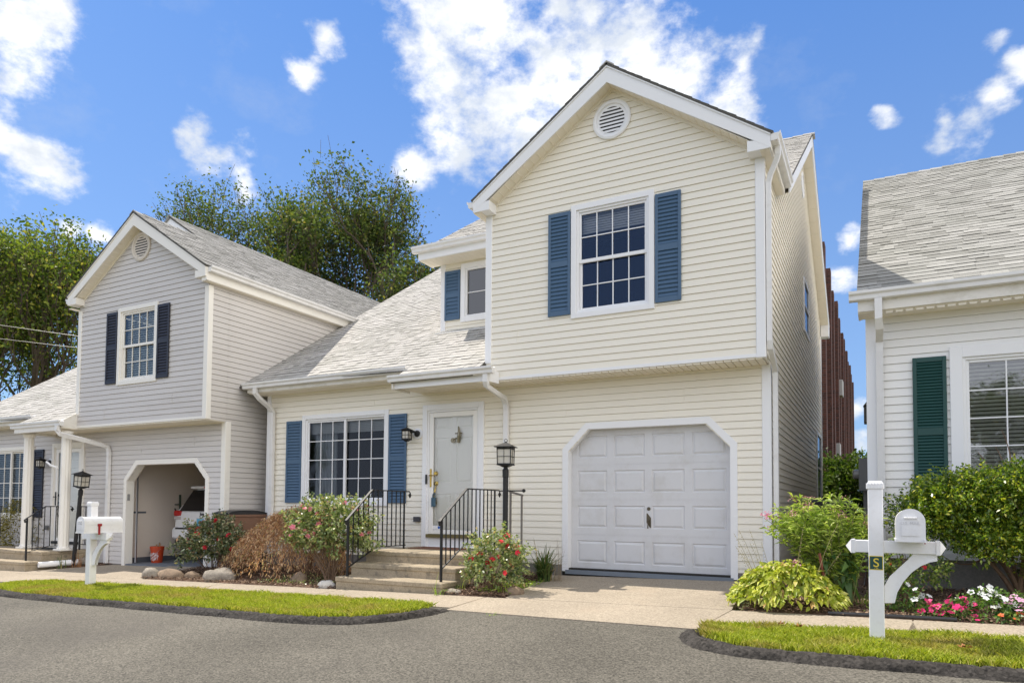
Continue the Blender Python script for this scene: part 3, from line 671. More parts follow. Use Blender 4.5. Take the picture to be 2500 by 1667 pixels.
def gable_roof_B(H, xc, zp, sl, e_l, e_r, y0, y1, m, seed, name='roof'):
    mb = MB(); c = 1 / math.sqrt(1 + sl * sl)
    for s_, e_ in ((-1, e_l), (1, e_r)):
        Ln = abs(e_ - xc) / c; O = Vector((e_, 0, zp + .025 - sl * abs(e_ - xc))); V = Vector((-s_ * c, 0, sl * c)); n_ = Vector((s_ * sl * c, 0, c))
        out = [(y0, 0), (.86, 0), (y1, Ln), (y0, Ln)]
        if s_ > 0: shingles(mb, O, Y1, V, n_, out, [], course=.145, seed=seed)
        else: shingles(mb, O, (0, -1, 0), V, n_, [(-.86, 0), (-y0, 0), (-y0, Ln), (-y1, Ln)], [], course=.145, seed=seed + 1)
        n0_ = len(mb.f); mb.prism([O + Vector((0, a, 0)) + V * b_ - n_ * .006 for a, b_ in out], n_ * -.026); mb.dark(n0_)
    ridge_cap(mb, (xc, y0, zp + .03), (xc, y1, zp + .03), (c, 0, -sl * c), (-c, 0, -sl * c))
    return mb.build(name, m, H)
gable_roof_B(main, -4.325 / 2, 7.60, .697, -4.325 - .17, .17, -.735, 3.25, roofL, 11)
# side gable fascia (facing +X) and soffit
f = MB(); xr = .20
for ya, yb_ in ((5.12, .84), (5.12, 10.08)):
    za = zr_ - .02; zb_ = (5.50 + SA * yb_ - .02) if yb_ < 5 else zr_ - .576 * (yb_ - 5.12) - .02
    f.prism([(xr - .012, ya, za), (xr - .012, yb_, zb_), (xr - .012, yb_, zb_ - .22), (xr - .012, ya, za - .25)], (.024, 0, 0))
f.prism([(0, 9.75, zr_ - .576 * 4.63 - .25), (0, 10.08, zr_ - .576 * 4.96 - .22), (0, 10.08, zr_ - .576 * 4.96 - .36), (0, 9.75, zr_ - .576 * 4.96 - .36)], (.21, 0, 0))
f.build('rake_fascia', trimw, main)
f = MB()
for ya, yb_ in ((5.12, .9), (5.12, 10.0)):
    za = zr_ - .25; zb_ = (5.50 + SA * yb_ - .25) if yb_ < 5 else zr_ - .576 * (yb_ - 5.12) - .25
    f.prism([(0, ya, za), (xr, ya, za), (xr, yb_, zb_), (0, yb_, zb_)], (0, 0, .01))
    k = 16
    for i in range(k):
        p = Vector((0, ya, za)).lerp((0, yb_, zb_), (i + .5) / k); f.box(0, xr - .013, p.y - .004, p.y + .004, p.z - .008, p.z)
f.build('rake_soffit', soffm, main)
v_ = MB(); v_.lathe([(.26, .002), (.26, .03), (.2, .035), (.2, .01)], (0, 5.12, 7.75), 30, 'x', caps=False)
for i in range(7): v_.box(.005, .02, 5.12 - .17, 5.12 + .17, 7.75 - .17 + i * .05, 7.75 - .145 + i * .05)
v_.build('gable_vent', trimw, main)
# side windows
def side_window(H, y0, y1, z0, z1, x=0):
    m = MB()
    for a, b_, c_, d_ in ((y0, y0 + .07, z0, z1), (y1 - .07, y1, z0, z1), (y0 + .07, y1 - .07, z0, z0 + .07), (y0 + .07, y1 - .07, z1 - .07, z1), (y0 + .07, y1 - .07, (z0 + z1) / 2 - .02, (z0 + z1) / 2 + .02)): m.box(x + .0, x + .035, a, b_, c_, d_)
    o = m.build('window', trimw, H); g = MB(); g.poly([(x + .012, y0 + .05, z0 + .05), (x + .012, y1 - .05, z0 + .05), (x + .012, y1 - .05, z1 - .05), (x + .012, y0 + .05, z1 - .05)]); g.build('pane', glassD, o)
side_window(main, 5.08, 6.17, 4.68, 5.82); side_window(main, 8.05, 9.35, 1.15, 2.9)
# rear corner board, side downspout etc
b = MB(); b.cbox(-.05, .022, D - .1, D + .02, .06, 5.9, .005); b.build('corner_board', trimw, main)
# gutters
g = MB(); gutter(g, (-9.98, -.40, 3.455), (-5.93, -.40, 3.455), (0, -1, 0)); g.build('gutter', gutterm, main)
f = MB(); f.box(-9.9, -5.96, -.405, -.36, 3.27, 3.44); f.prism([(-5.955, -.86, 2.99), (-5.955, -.36, 2.99), (-5.955, -.36, zA(-.36) - .045), (-5.955, -.86, zA(-.86) - .045)], (.025, 0, 0))
f.prism([(-9.93, -.40, 3.27), (-9.93, -.40, 3.42), (-9.93, .0, 3.68), (-9.93, .0, 3.27)], (.03, 0, 0)); f.build('fascia', trimdirty, main)
f = MB(); f.box(-9.9, -5.96, -.38, .0, 3.255, 3.27); f.build('soffit', soffm, main)
f = MB(); f.box(-5.93, -4.33, -.80, -.001, 3.05, 3.06)
x = -5.92
while x < -4.40: f.box(x, x + .093, -.79, 0, 3.028, 3.0495); x += .105
f.build('soffit', soffm, main)
g = MB(); gutter(g, (-6.0, -.82, 3.215), (-3.97, -.82, 3.215), (0, -1, 0)); g.build('gutter', gutterm, main)
f = MB(); f.box(-5.93, -4.08, -.812, -.79, 3.0, 3.17); f.box(-4.10, -4.078, -.79, -.49, 3.0, 3.19); f.build('fascia', trimw, main)
g = MB(); gutter(g, (-6.72, .80, 6.085), (-4.335, .80, 6.085), (0, -1, 0)); g.build('gutter', gutterm, main)
f = MB(); f.box(-6.62, -4.335, .795, .83, 5.84, 6.05); f.prism([(-6.62, .83, 5.84), (-6.62, .83, 6.05), (-6.62, 1.3, 6.32), (-6.62, 1.3, 5.84)], (.03, 0, 0)); f.build('fascia', trimw, main)
f = MB(); f.box(-6.6, -4.335, .83, 1.25, 5.835, 5.85)
x = -6.5
while x < -4.4: f.box(x, x + .004, .83, 1.24, 5.83, 5.836); x += .12
f.build('soffit', soffm, main)
g = MB(); gutter(g, (.138, -.72, 6.0), (.138, .86, 6.0), (1, 0, 0)); g.build('gutter', gutterm, main)
g = MB(); gutter(g, (-4.46, -.72, 6.0), (-4.46, .7, 6.0), (-1, 0, 0)); g.build('gutter', gutterm, main)
f = MB(); f.box(.105, .1375, -.69, .84, 5.80, 5.98); f.build('fascia', trimc, main)
f = MB(); f.box(-.0, .11, -.69, .84, 5.79, 5.80); f.build('soffit', soffm, main)
f = MB(); f.box(-4.46, -4.325, -.69, .8, 5.79, 5.80); f.build('soffit', soffm, main)
# dormer trim + window + shutter
b = MB(); b.cbox(-6.372, -6.26, 1.228, 1.33, 4.36, 5.835, .005); b.build('corner_board', trimw, main)
window(main, -5.9, -4.93, 4.63, 5.79, 1.25, 1, 2, 'fixed', .1, trimw, glass=glassmat('grey_pane', (.2, .2, .2), .08))
shutter('shutter', -6.27, -5.915, 4.70, 5.685, 1.238, blue, main, 24)
fl = MB(); fl.box(-6.42, -4.34, 1.12, 1.245, 4.43, 4.445); fl.build('flashing', mat('flashing', (.78, .78, .78), .3), main)
# downspouts
d = MB(); downspout(d, [(-9.63, -.47, 3.34), (-9.63, -.47, 3.24), (-9.60, -.38, 3.14), (-9.57, -.16, 3.0), (-9.555, -.075, 2.9), (-9.555, -.07, .05)]); d.build('downspout', gutterm, main)
d = MB(); downspout(d, [(-4.11, -.86, 3.10), (-4.11, -.86, 2.98), (-4.12, -.82, 2.92), (-4.17, -.16, 2.83), (-4.17, -.08, 2.74), (-4.17, -.055, 2.62), (-4.17, -.055, .05)]); d.build('downspout', gutterm, main)
d = MB(); downspout(d, [(.2, -.5, 5.9), (.2, -.5, 5.78), (.17, -.48, 5.7), (.09, -.44, 5.55), (.065, -.42, 5.45), (.065, -.42, 3.28), (.07, -.40, 3.2), (.075, -.05, 3.02), (.075, .05, 2.95), (.075, .055, 2.85), (.075, .055, .02)], out=(1, 0, 0)); d.build('downspout', gutterm, main)
wall_lamp(main, -6.0, 2.30, trimw)
k = MB(); k.cbox(-6.05, -5.92, -.06, -.01, .74, .83, .004); k.build('outlet_cover', mat('grey_cover', (.06, .06, .07), .6), main)
# door extras: bicycle-like knocker, sticker, key box
k = MB(); k.lathe([(.045, -.004), (.045, -.02), (.03, -.02)], (-5.25, 0, 2.17), 16, 'y'); k.lathe([(.012, -.002), (.012, -.03)], (-5.25, 0, 2.17), 8, 'y')
k.lathe([(.03, -.004), (.03, -.02)], (-5.13, 0, 2.2), 12, 'y'); k.tube([(-5.25, -.015, 2.17), (-5.18, -.02, 2.21), (-5.14, -.02, 2.2)], .012, 6)
k.tube([(-5.15, -.015, 2.13), (-5.12, -.02, 2.25), (-5.13, -.02, 2.38), (-5.14, -.015, 2.41)], [.03, .035, .018, .01], 7); k.tube([(-5.2, -.02, 2.29), (-5.06, -.02, 2.29)], .01, 6)
k.build('door_knocker', mat('pewter', (.28, .25, .18), .35, metal=.8), main)
k = MB(); k.cbox(-5.675, -5.60, -.05, -.002, .99 + .02, 1.17, .006); k.tube([(-5.66, -.02, 1.16), (-5.655, -.02, 1.23), (-5.63, -.02, 1.25), (-5.61, -.02, 1.23), (-5.61, -.02, 1.16)], .009, 6); kb = k.build('key_box', mat('slate_blue', (.05, .11, .16), .5), main)
k = MB(); k.box(-5.66, -5.50, -.006, -.002, .61, .68); st_ = k.build('door_sticker', trimw, main)
k = MB(); k.lathe([(.024, -.007), (.024, -.0085)], (-5.53, 0, .645), 8, 'y'); k.build('sticker_emblem', mat('sticker_blue', (.01, .10, .45), .5), st_)
k = MB(); k.cbox(-5.80, -5.765, -.062, -.04, 1.41, 1.58, .004); k.build('doorbell', blackp, main)
# garage door
gd = MB(); y = .132
gx = [-2.956 + i * .612 for i in range(4)]
for r_ in range(4):
    z0 = .03 + r_ * .555; z1 = z0 + .55
    pans = []
    for c_ in range(4):
        pans.append((gx[c_] + .0, gx[c_] + .50, z0 + .11, z1 - .09))
    hx0, hx1 = -3.058, -.542
    panel_face(gd, hx0, hx1, z0, z1, y, pans, .022, .014)
    gd.box(hx0, hx1, y + .001, y + .03, z0, z0 + .003)
    gd.box(hx0, hx1, y + .003, y + .04, z1 + .0, z1 + .005)
gdo = gd.build('garage_door', garw, main)
k = MB(); k.box(-3.05, -.55, y + .045, y + .06, 0, 2.4); k.build('door_backing', darkroom, gdo)
k = MB(); k.lathe([(.027, y - .0), (.027, y - .012), (.02, y - .014)], (-1.78, 0, 1.0), 14, 'y'); k.mesh([(-1.815, y - .006, .93), (-1.80, y - .006, .93), (-1.745, y - .006, .86), (-1.745, y - .006, .71), (-1.76, y - .006, .71), (-1.815, y - .006, .79)], [(0, 1, 2, 3, 4, 5)])
k.tube([(-1.78, y - .01, .82), (-1.78, y - .05, .82), (-1.782, y - .055, .70)], .011, 6); k.build('garage_handle', mat('worn_handle', (.12, .10, .07), .4, metal=.6), gdo)
k = MB(); k.box(-3.1, -.5, -.03, .19, -.04, .024); k.build('door_sill', mat('painted_sill', (.17, .20, .24), .7, noise=.15, nscale=6), gdo)

# ------------------------------------------------------------------ grey (left) house
lh = thing('house', (-10.13, -.735, -.38), 'pale grey two storey house with black shutters and open garage, on the left', 'house')
P2 = dict(sid=greysid, U=4.2, zt=5.66, zp=7.42, sl=.65, gy=-.66, trim=trimc, ventm=mat('beige_vent', (.66, .60, .52), .6), shut=navy, up='left', lowbl='slats', lowcur=False, hw=blackp, thr=blackp, boxback=2.0,
          seams=[(-3.2, (-.468, 3.21), .21), (-1.0, (-.468, 3.4), .21), (-3.1, (-.468, 6.0), .105), (-.9, (0, 2.6), .21), (-2.6, (0, 2.5), .105)])
P2['vz'] = 6.77
lG = None
lG = front_block(lh, P2)
def LT(p): return Vector(p) - Vector((-10.13, -.735, -.38))      # world -> local
# side wall facing +X: from the box front back along the plot
zeL = 5.65 + .12
w = MB()
strips(w, (0, 0, 0), Y1, Z1, (1, 0, 0), [(0, .05), (13, .05), (13, zeL), (0, zeL)], v0c=3.107 - .105 * 40)
# left wing wall and rear walls
strips(w, (-9.75, 0, 0), (0, -1, 0), Z1, (-1, 0, 0), [(-10, .1), (0, .1), (0, 3.5), (-6.9, zA(6.9) - .08), (-10, 6.2)], v0c=3.107)
strips(w, (-4.2, 0, 0), (0, -1, 0), Z1, (-1, 0, 0), [(-13, 3.3), (-1.9, 3.3), (-1.9, 7.2), (-13, 7.2)], v0c=3.107)
w.build('side_wall', greysid, lh)
b = MB(); b.box(-9.7, -.05, 13, 13.05, 0, 6); b.build('rear_wall', greysid, lh)
# small gable roof + large roof behind (right slopes in one plane)
xcs = -2.1; zps = 7.42; sls = .65; cS = 1 / math.sqrt(1 + sls ** 2)
xR = .16; xr2 = -3.20; zr2 = zps + .025 + sls * (xcs - xr2) * -1 if False else zps + .025 - sls * (xr2 - xcs)
mb = MB(); O = Vector((xR, 0, zps + .025 - sls * (xR - xcs))); V = Vector((-cS, 0, sls * cS)); n_ = Vector((sls * cS, 0, cS)); L1 = (xR - xcs) / cS; L2 = (xR - xr2) / cS
outl = [(-.69, 0), (13.2, 0), (13.2, L2), (.92, L2), (.92, L1), (-.69, L1)]
shingles(mb, O, Y1, V, n_, outl, [], course=.145, seed=21)
n0_ = len(mb.f)
mb.prism([O + Vector((0, a, 0)) + V * b_ - n_ * .006 for a, b_ in [(-.69, 0), (13.2, 0), (13.2, L1), (-.69, L1)]], n_ * -.026)
mb.prism([O + Vector((0, a, 0)) + V * b_ - n_ * .0065 for a, b_ in [(.92, L1), (13.2, L1), (13.2, L2), (.92, L2)]], n_ * -.026)
mb.dark(n0_)
xL = -4.2 - .17; O2 = Vector((xL, 0, zps + .025 - sls * abs(xL - xcs))); V2 = Vector((cS, 0, sls * cS)); n2_ = Vector((-sls * cS, 0, cS))
shingles(mb, O2, (0, -1, 0), V2, n2_, [(-2.5, 0), (.69, 0), (.69, abs(xL - xcs) / cS), (-2.5, abs(xL - xcs) / cS)], [], course=.145, seed=22)
n0_ = len(mb.f)
mb.prism([O2 + Vector((0, a, 0)) + V2 * b_ - n2_ * .006 for a, b_ in [(-.69, 0), (2.5, 0), (2.5, abs(xL - xcs) / cS), (-.69, abs(xL - xcs) / cS)]], n2_ * -.026)
mb.dark(n0_); xl2 = -4.55
mb.prism([(xr2, .92, zr2), (xl2, .92, zr2 - sls * (xr2 - xl2)), (xl2, 13.2, zr2 - sls * (xr2 - xl2)), (xr2, 13.2, zr2)], (0, 0, -.05))
ridge_cap(mb, (xcs, -.69, zps + .03), (xcs, .95, zps + .03), (cS, 0, -sls * cS), (-cS, 0, -sls * cS)); ridge_cap(mb, (xr2, .92, zr2), (xr2, 13.2, zr2), (cS, 0, -sls * cS), (-cS, 0, -sls * cS))
mb.build('roof', roofG, lh)
f = MB(); yf = .95
f.prism([(xr2, yf, zr2 - .03), (xcs - .2, yf, zr2 - .03 - sls * (xcs - .2 - xr2)), (xcs - .2, yf, zr2 - 1.1), (xl2, yf, zr2 - 1.1), (xl2, yf, zr2 - .03 - sls * (xr2 - xl2))], (0, .03, 0)); f.build('rake_fascia', trimw, lh)
# eave: fascia, gutter, soffit along +X side
g = MB(); gutter(g, (.138, -.62, 5.97), (.138, 13.0, 5.97), (1, 0, 0)); g.build('gutter', gutterm, lh)
g = MB(); gutter(g, (-4.335, -.65, 5.93), (-4.335, 1.5, 5.93), (-1, 0, 0)); g.build('gutter', gutterm, lh)
f = MB(); f.box(.105, .1375, -.645, 13, 5.70, 5.95); f.box(-.01, .12, -.64, -.60, 5.70, 6.0); f.build('fascia', trimc, lh)
f = MB(); f.box(0, .11, -.64, 13, 5.69, 5.70); f.build('soffit', soffm, lh)
f = MB(); f.box(-4.335, -4.2, -.64, 1.8, 5.69, 5.70); f.build('soffit', soffm, lh)
# wing roof
mA = MB()
outA = [(-9.9, 0), (-5.95, 0), (-5.95, v(-.9)), (-4.22, v(-.9)), (-4.22, v(6.9)), (-9.9, v(6.9))]
shingles(mA, (0, ye, zA(ye)), X1, Vd, Nd, outA, [], course=.145, seed=31)
n0_ = len(mA.f)
for q in ([(-9.9, 0), (-5.95, 0), (-5.95, v(6.9)), (-9.9, v(6.9))], [(-5.951, v(-.9)), (-4.22, v(-.9)), (-4.22, v(6.9)), (-5.951, v(6.9))]):
    mA.prism([Vector((0, ye, zA(ye))) + Vector((x_, 0, 0)) + Vector(Vd) * vv - Vector(Nd) * .008 for x_, vv in q], Vector(Nd) * -.03)
mA.dark(n0_); mA.build('roof', roofL, lh)
g = MB(); gutter(g, (-9.95, -.40, 3.455), (-5.93, -.40, 3.455), (0, -1, 0)); g.build('gutter', gutterm, lh)
g = MB(); gutter(g, (-5.98, -.82, 3.19), (-4.05, -.82, 3.19), (0, -1, 0)); g.build('gutter', gutterm, lh)
f = MB(); f.box(-9.9, -5.96, -.405, -.36, 3.27, 3.44); f.build('fascia', trimdirty, lh)
f = MB(); f.box(-5.86, -4.2, -.88, -.79, 2.98, 3.13); f.box(-5.86, -5.78, -.79, -.0, 2.98, 3.13); f.prism([(-4.2, -.82, 3.05), (-4.2, -.82, 3.19), (-4.2, -.43, 3.43), (-4.2, -.43, 3.05)], (.03, 0, 0)); f.build('porch_beam', trimdirty, lh)
f = MB(); f.box(-9.9, -5.96, -.38, .0, 3.255, 3.27); f.box(-5.93, -4.15, -.85, -.001, 3.03, 3.045); f.build('soffit', soffm, lh)
d = MB(); downspout(d, [(-4.16, -.9, 3.08), (-4.16, -.9, 2.98), (-4.12, -.86, 2.9), (-3.75, -.2, 2.72), (-3.68, -.08, 2.66), (-3.66, -.055, 2.55), (-3.66, -.055, .1)]); d.build('downspout', gutterm, lh)
def column(H, x, y, z0, z1, r=.105):
    m = MB(); n = 40; prof = []
    for k in range(n):
        a = 2 * math.pi * k / n; rr = r * (1.0 if k % 4 < 2 else .93); prof.append((rr * math.cos(a), rr * math.sin(a)))
    m.sweep([(x, y, z0 + .05), (x, y, z1 - .06)], prof, up=(0, 1, 0), scale=[1.0, .93])
    m.cbox(x - r * 1.35, x + r * 1.35, y - r * 1.35, y + r * 1.35, z0, z0 + .045, .008); m.lathe([(r * 1.2, z0 + .045), (r * 1.2, z0 + .07), (r, z0 + .09)], (x, y, 0), 20)
    m.lathe([(r * .95, z1 - .09), (r * 1.2, z1 - .04), (r * 1.25, z1)], (x, y, 0), 20); m.build('column', trimc, H)
column(lh, -5.74, -.62, .38, 2.98); column(lh, -4.28, -.62, .38, 2.98)
b = MB(); b.tube([(-4.2, -.86, 2.18), (-4.30, -.92, 2.22), (-4.42, -.95, 2.30)], .022, 8); b.lathe([(.035, -.06), (.035, -.03)], (-4.22, -.8, 2.17), 10, 'y'); b.build('security_camera', trimw, lh)
wall_lamp(lh, -5.98, 2.36, trimw)
k = MB(); k.cbox(-6.05, -5.95, -.06, -.01, .78, .88, .01); k.build('outlet_cover', mat('grey_box', (.12, .12, .12), .6), lh)
b = MB(); b.box(-9.74, -3.17, -.004, .2, -.3, .1); b.box(-.43, -.004, -.004, .2, -.3, .1); b.box(-.2, -.006, 0, 13, -.3, .05); b.build('foundation', found, lh)
# garage interior
gi = MB(); yb_ = 6.2
gi.mesh([(-3.2, .16, .1), (-3.2, yb_, .1), (-3.2, yb_, 2.65), (-3.2, .16, 2.65)], [(0, 1, 2, 3)])
gi.mesh([(-.12, .16, .1), (-.12, yb_, .1), (-.12, yb_, 2.65), (-.12, .16, 2.65)], [(0, 1, 2, 3)])
gi.mesh([(-3.2, yb_, .1), (-.12, yb_, .1), (-.12, yb_, 2.65), (-3.2, yb_, 2.65)], [(0, 1, 2, 3)])
gi.mesh([(-3.2, .16, 2.65), (-.12, .16, 2.65), (-.12, yb_, 2.65), (-3.2, yb_, 2.65)], [(0, 1, 2, 3)])
strips(gi, (0, .165, 0), X1, Z1, (0, -1, 0), [(-3.2, .1), (-.12, .1), (-.12, 2.65), (-3.2, 2.65)], [[(-3.06, .1), (-.54, .1), (-.54, 1.89), (-.9, 2.25), (-2.7, 2.25), (-3.06, 1.89)]], course=100, depth=0, v0c=-50, lip=False)
gi.build('garage_interior', roomw, lh)
gi = MB(); gi.box(-3.195, -3.185, .17, yb_, .1, .22); gi.box(-3.2, -3.19, .17, .55, 1.2, 1.24); gi.build('base_moulding', mat('base_grey', (.10, .11, .13), .8), lh)
gi = MB(); gi.box(-3.3, -.1, .0, yb_, -.1, .105); gi.build('garage_floor', speckle('garage_floor_grey', (.16, .18, .21), .1, 60, .1, 2, .001), lh)
gi = MB(); gi.tube([(-3.0, .2, .12), (-3.0, .2, 2.0), (-3.0, .3, 2.25), (-3.0, .6, 2.38), (-3.0, 3, 2.42)], .02, 4); gi.build('door_track', steel, lh)
gi = MB(); gi.cbox(-3.057, -3.045, -.0, .06, 1.48, 1.62, .003); gi.build('keypad', mat('keypad_grey', (.3, .3, .3), .5), lh)
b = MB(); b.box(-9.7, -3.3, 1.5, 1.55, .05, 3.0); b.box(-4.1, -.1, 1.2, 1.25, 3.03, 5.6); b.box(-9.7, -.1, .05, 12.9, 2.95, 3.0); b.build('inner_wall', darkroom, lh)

# ------------------------------------------------------------------ white (right) house
GO = (1.24, -.2, 0)
gh = thing('house', GO, 'white house with green shutter and shingled roof, cut off at the right edge', 'house')
w = MB()
strips(w, (0, 0, 0), X1, Z1, (0, -1, 0), [(0, .46), (9, .46), (9, 3.52), (0, 3.52)], [[(.98, .98), (3.2, .98), (3.2, 2.94), (.98, 2.94)]], v0c=.46)
strips(w, (0, 0, 0), (0, -1, 0), Z1, (-1, 0, 0), [(-11.4, .46), (0, .46), (0, 3.72), (-6.0, 7.8), (-11.4, 4.0)], [], v0c=.46)
w.box(1.62, 1.624, -.0145, -.011, 3.085, 3.19)
w.build('wall', whitesid, gh)
b = MB(); b.box(0.005, 9, -.002, 11.3, -.4, .46); b.build('foundation', found, gh)
b = MB(); b.box(0.01, 9, -.03, 0, .40, .475); b.build('skirt_board', trimw, gh)
b = MB(); b.cbox(-.022, .10, -.022, .1, .44, 3.50, .005); b.build('corner_board', trimw, gh)
Og = Vector((-.12, -.46 + .2 - .2, 0))
zG = lambda y: 3.72 + .387 + .645 * y - .0      # world y -> roof z through (-.6,3.72)
yl = lambda yw: yw + .2
mb = MB(); O = Vector((0, yl(-.62), zG(-.62))); Lg = (5.85 + .62) / cosA
shingles(mb, O, X1, Vd, Nd, [(-.11, 0), (9.2, 0), (9.2, Lg), (-.11, Lg)], [], course=.15, seed=41, wmin=.14, wmax=.34)
n0_ = len(mb.f)
mb.prism([O + Vector((a, 0, 0)) + Vector(Vd) * b_ - Vector(Nd) * .008 for a, b_ in [(-.11, 0), (9.2, 0), (9.2, Lg), (-.11, Lg)]], Vector(Nd) * -.03)
mb.dark(n0_)
ridge_cap(mb, (-.11, yl(5.85), zG(5.85)), (9.2, yl(5.85), zG(5.85)), (0, -cosA, -SA * cosA), (0, cosA, -SA * cosA))
mb.prism([(-.11, yl(5.85), zG(5.85)), (9.2, yl(5.85), zG(5.85)), (9.2, yl(11.8), 4.1), (-.11, yl(11.8), 4.1)], (0, 0, -.05))
mb.build('roof', roofR, gh)
g = MB(); gutter(g, (-.20, yl(-.55), 3.745), (9.3, yl(-.55), 3.745), (0, -1, 0)); g.build('gutter', gutterm, gh)
f = MB(); f.box(-.10, 9.2, yl(-.565), yl(-.53), 3.50, 3.72); f.prism([(-.10, yl(-.53), 3.50), (-.10, yl(-.53), 3.72), (-.10, yl(-.1), 3.98), (-.10, yl(-.1), 3.50)], (.03, 0, 0)); f.build('fascia', trimdirty, gh)
f = MB(); f.box(-.10, 9.2, yl(-.53), .0, 3.485, 3.50)
x = .1
while x < 3: f.box(x, x + .08, yl(-.53), yl(-.50), 3.46, 3.484); x += .11
f.build('soffit', soffm, gh)
f = MB(); f.prism([(-.10, yl(-.5), zG(-.5) - .04), (-.10, yl(5.85), zG(5.85) - .04), (-.10, yl(5.85), zG(5.85) - .24), (-.10, yl(-.5), zG(-.5) - .24)], (.02, 0, 0)); f.build('rake_fascia', trimw, gh)
d = MB(); downspout(d, [(.13, -.42, 3.63), (.13, -.42, 3.38), (.14, -.36, 3.28), (.135, -.07, 3.18), (.135, -.062, 3.05), (.135, -.062, .1)])
for k in range(5): d.box(.095 + k * .018, .10 + k * .018, -.10, -.094, .2, 3.05)
d.build('downspout', gutterm, gh)
window(gh, .90, 4.1, .90, 3.02, 0, 3, 5, 'slider', .135, trimw, 'slats', xmull=2.25, glass=glassmat('reflecting_glass', (.62, .65, .62), .14))
shutter('shutter', .50, .865, 1.05, 2.92, -.012, green, gh, 40)
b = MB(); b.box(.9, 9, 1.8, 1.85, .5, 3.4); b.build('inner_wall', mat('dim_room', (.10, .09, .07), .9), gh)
# meter cabinet and lamp on its side wall
b = MB(); b.cbox(-.17, -.002, 1.9, 2.2, 1.30, 1.80, .006); b.tube([(-.08, 2.05, 1.3), (-.08, 2.05, .2)], .035, 10); mo = b.build('meter_box', mat('meter_grey', (.16, .17, .18), .5), gh)
b = MB(); b.lathe([(.075, -.17), (.075, -.24), (.05, -.26)], (0, 2.05, 1.56), 16, 'x'); b.build('meter_glass', mat('meter_glass', (.25, .25, .25), .15), mo)
b = MB(); b.cbox(-.12, -.004, 3.8, 4.0, 2.55, 2.85, .006); b.prism([(-.13, 3.78, 2.86), (-.06, 3.78, 2.95), (0, 3.78, 2.9)], (0, .24, 0)); b.build('flood_lamp', mat('bronze_box', (.10, .095, .08), .5), gh)
# ================================================================== GROUND
def gz(x, y): 
    yy = max(-16, min(14, y)); xx = max(-25, min(12, x)); return -.02 + .02 * xx + .045 * yy
def sheet(name, poly, dz, m, th=.08, kind='structure'):
    mb = MB(); mb.prism([(x, y, gz(x, y) + dz - th) for x, y in poly], (0, 0, th)); o = mb.build(name, m); tag(o, kind=kind); return o
gm_ = MB(); xs = [-400, -120, -60, -25, -10, 0, 12, 30, 80, 400]; ys = [-400, -100, -40, -16, -8, -3, 3, 8, 14, 40, 100, 400]
for i in range(len(xs) - 1):
    for j in range(len(ys) - 1): gm_.poly([(x, y, gz(x, y) - .07) for x, y in ((xs[i], ys[j]), (xs[i+1], ys[j]), (xs[i+1], ys[j+1]), (xs[i], ys[j+1]))])
tag(gm_.build('ground', speckle('rough_grass_ground', (.10, .11, .04), .4, 20, .3, .5, .01)), kind='structure')
rd = MB()
for i in range(30):
    x0 = -60 + i * 3; x1 = x0 + 3
    for (y0, y1) in ((-15, -10), (-10, -6), (-6, -3.0)):
        rd.poly([(x, y, gz(x, y)) for x, y in ((x0, y0), (x1, y0), (x1, y1), (x0, y1))])
tag(rd.build('road', asph), kind='structure')
J = .012
sheet('driveway', [(-3.42, .12), (-.33, .12), (-.12, -2.27), (-2.98, -2.27), (-3.16, -1.23)], .012, conc)
sheet('driveway', [(-2.98 - .28, -2.27 - J), (-.12, -2.27 - J), (-.25, -3.40), (-3.26, -3.24)], .012, conc)
for a, b in ((-10.35, -8.2), (-8.2 + J, -5.75), (-5.75 + J, -3.27)): sheet('sidewalk', [(a, -2.28), (b, -2.28), (b - .02, -3.1), (a, -3.1)], .012, conc)
for a, b in ((-.108, 1.62), (1.62 + J * 1.5, 4.0), (4.0 + J, 9)): sheet('sidewalk', [(a, -2.30), (b, -2.30), (b + .04, -3.12), (a - .12, -3.28)], .012, conc)
sheet('driveway', [(-13.55, -.60), (-10.6, -.60), (-10.36, -2.27), (-10.36, -2.35), (-14.3, -2.35), (-14.25, -1.72)], .012, conc)
sheet('driveway', [(-14.3, -2.35 - J), (-10.362, -2.35 - J), (-10.362, -3.2), (-12.3, -3.3), (-15.6, -3.24)], .012, conc)
sheet('sidewalk', [(-15.62, -1.95), (-14.31, -1.86), (-14.31, -3.26), (-15.62, -3.26)], .010, conc); sheet('sidewalk', [(-20, -1.95), (-15.62 - J, -1.95), (-15.62 - J, -3.26), (-20, -3.26)], .012, conc)
for k in range(5): sheet('paving_slab', [(.80, .1 + k * .62), (1.16, .1 + k * .62), (1.16, .7 + k * .62), (.80, .7 + k * .62)], .01, slabm, .05)
sheet('paving_slab', [(.82, -1.1), (1.10, -1.1), (1.13, .08), (.80, .08)], .01, slabm, .05)
rng = np.random.RandomState(3)
def inpoly(px, py, poly):
    r = np.zeros(len(px), bool); n = len(poly)
    for i in range(n):
        x0, y0 = poly[i]; x1, y1 = poly[(i + 1) % n]
        c = ((y0 <= py) != (y1 <= py)); t = (py - y0) / (y1 - y0 + 1e-12); r ^= c & (px < x0 + t * (x1 - x0))
    return r
def gza(x, y): return -.02 + .02 * x + .045 * y
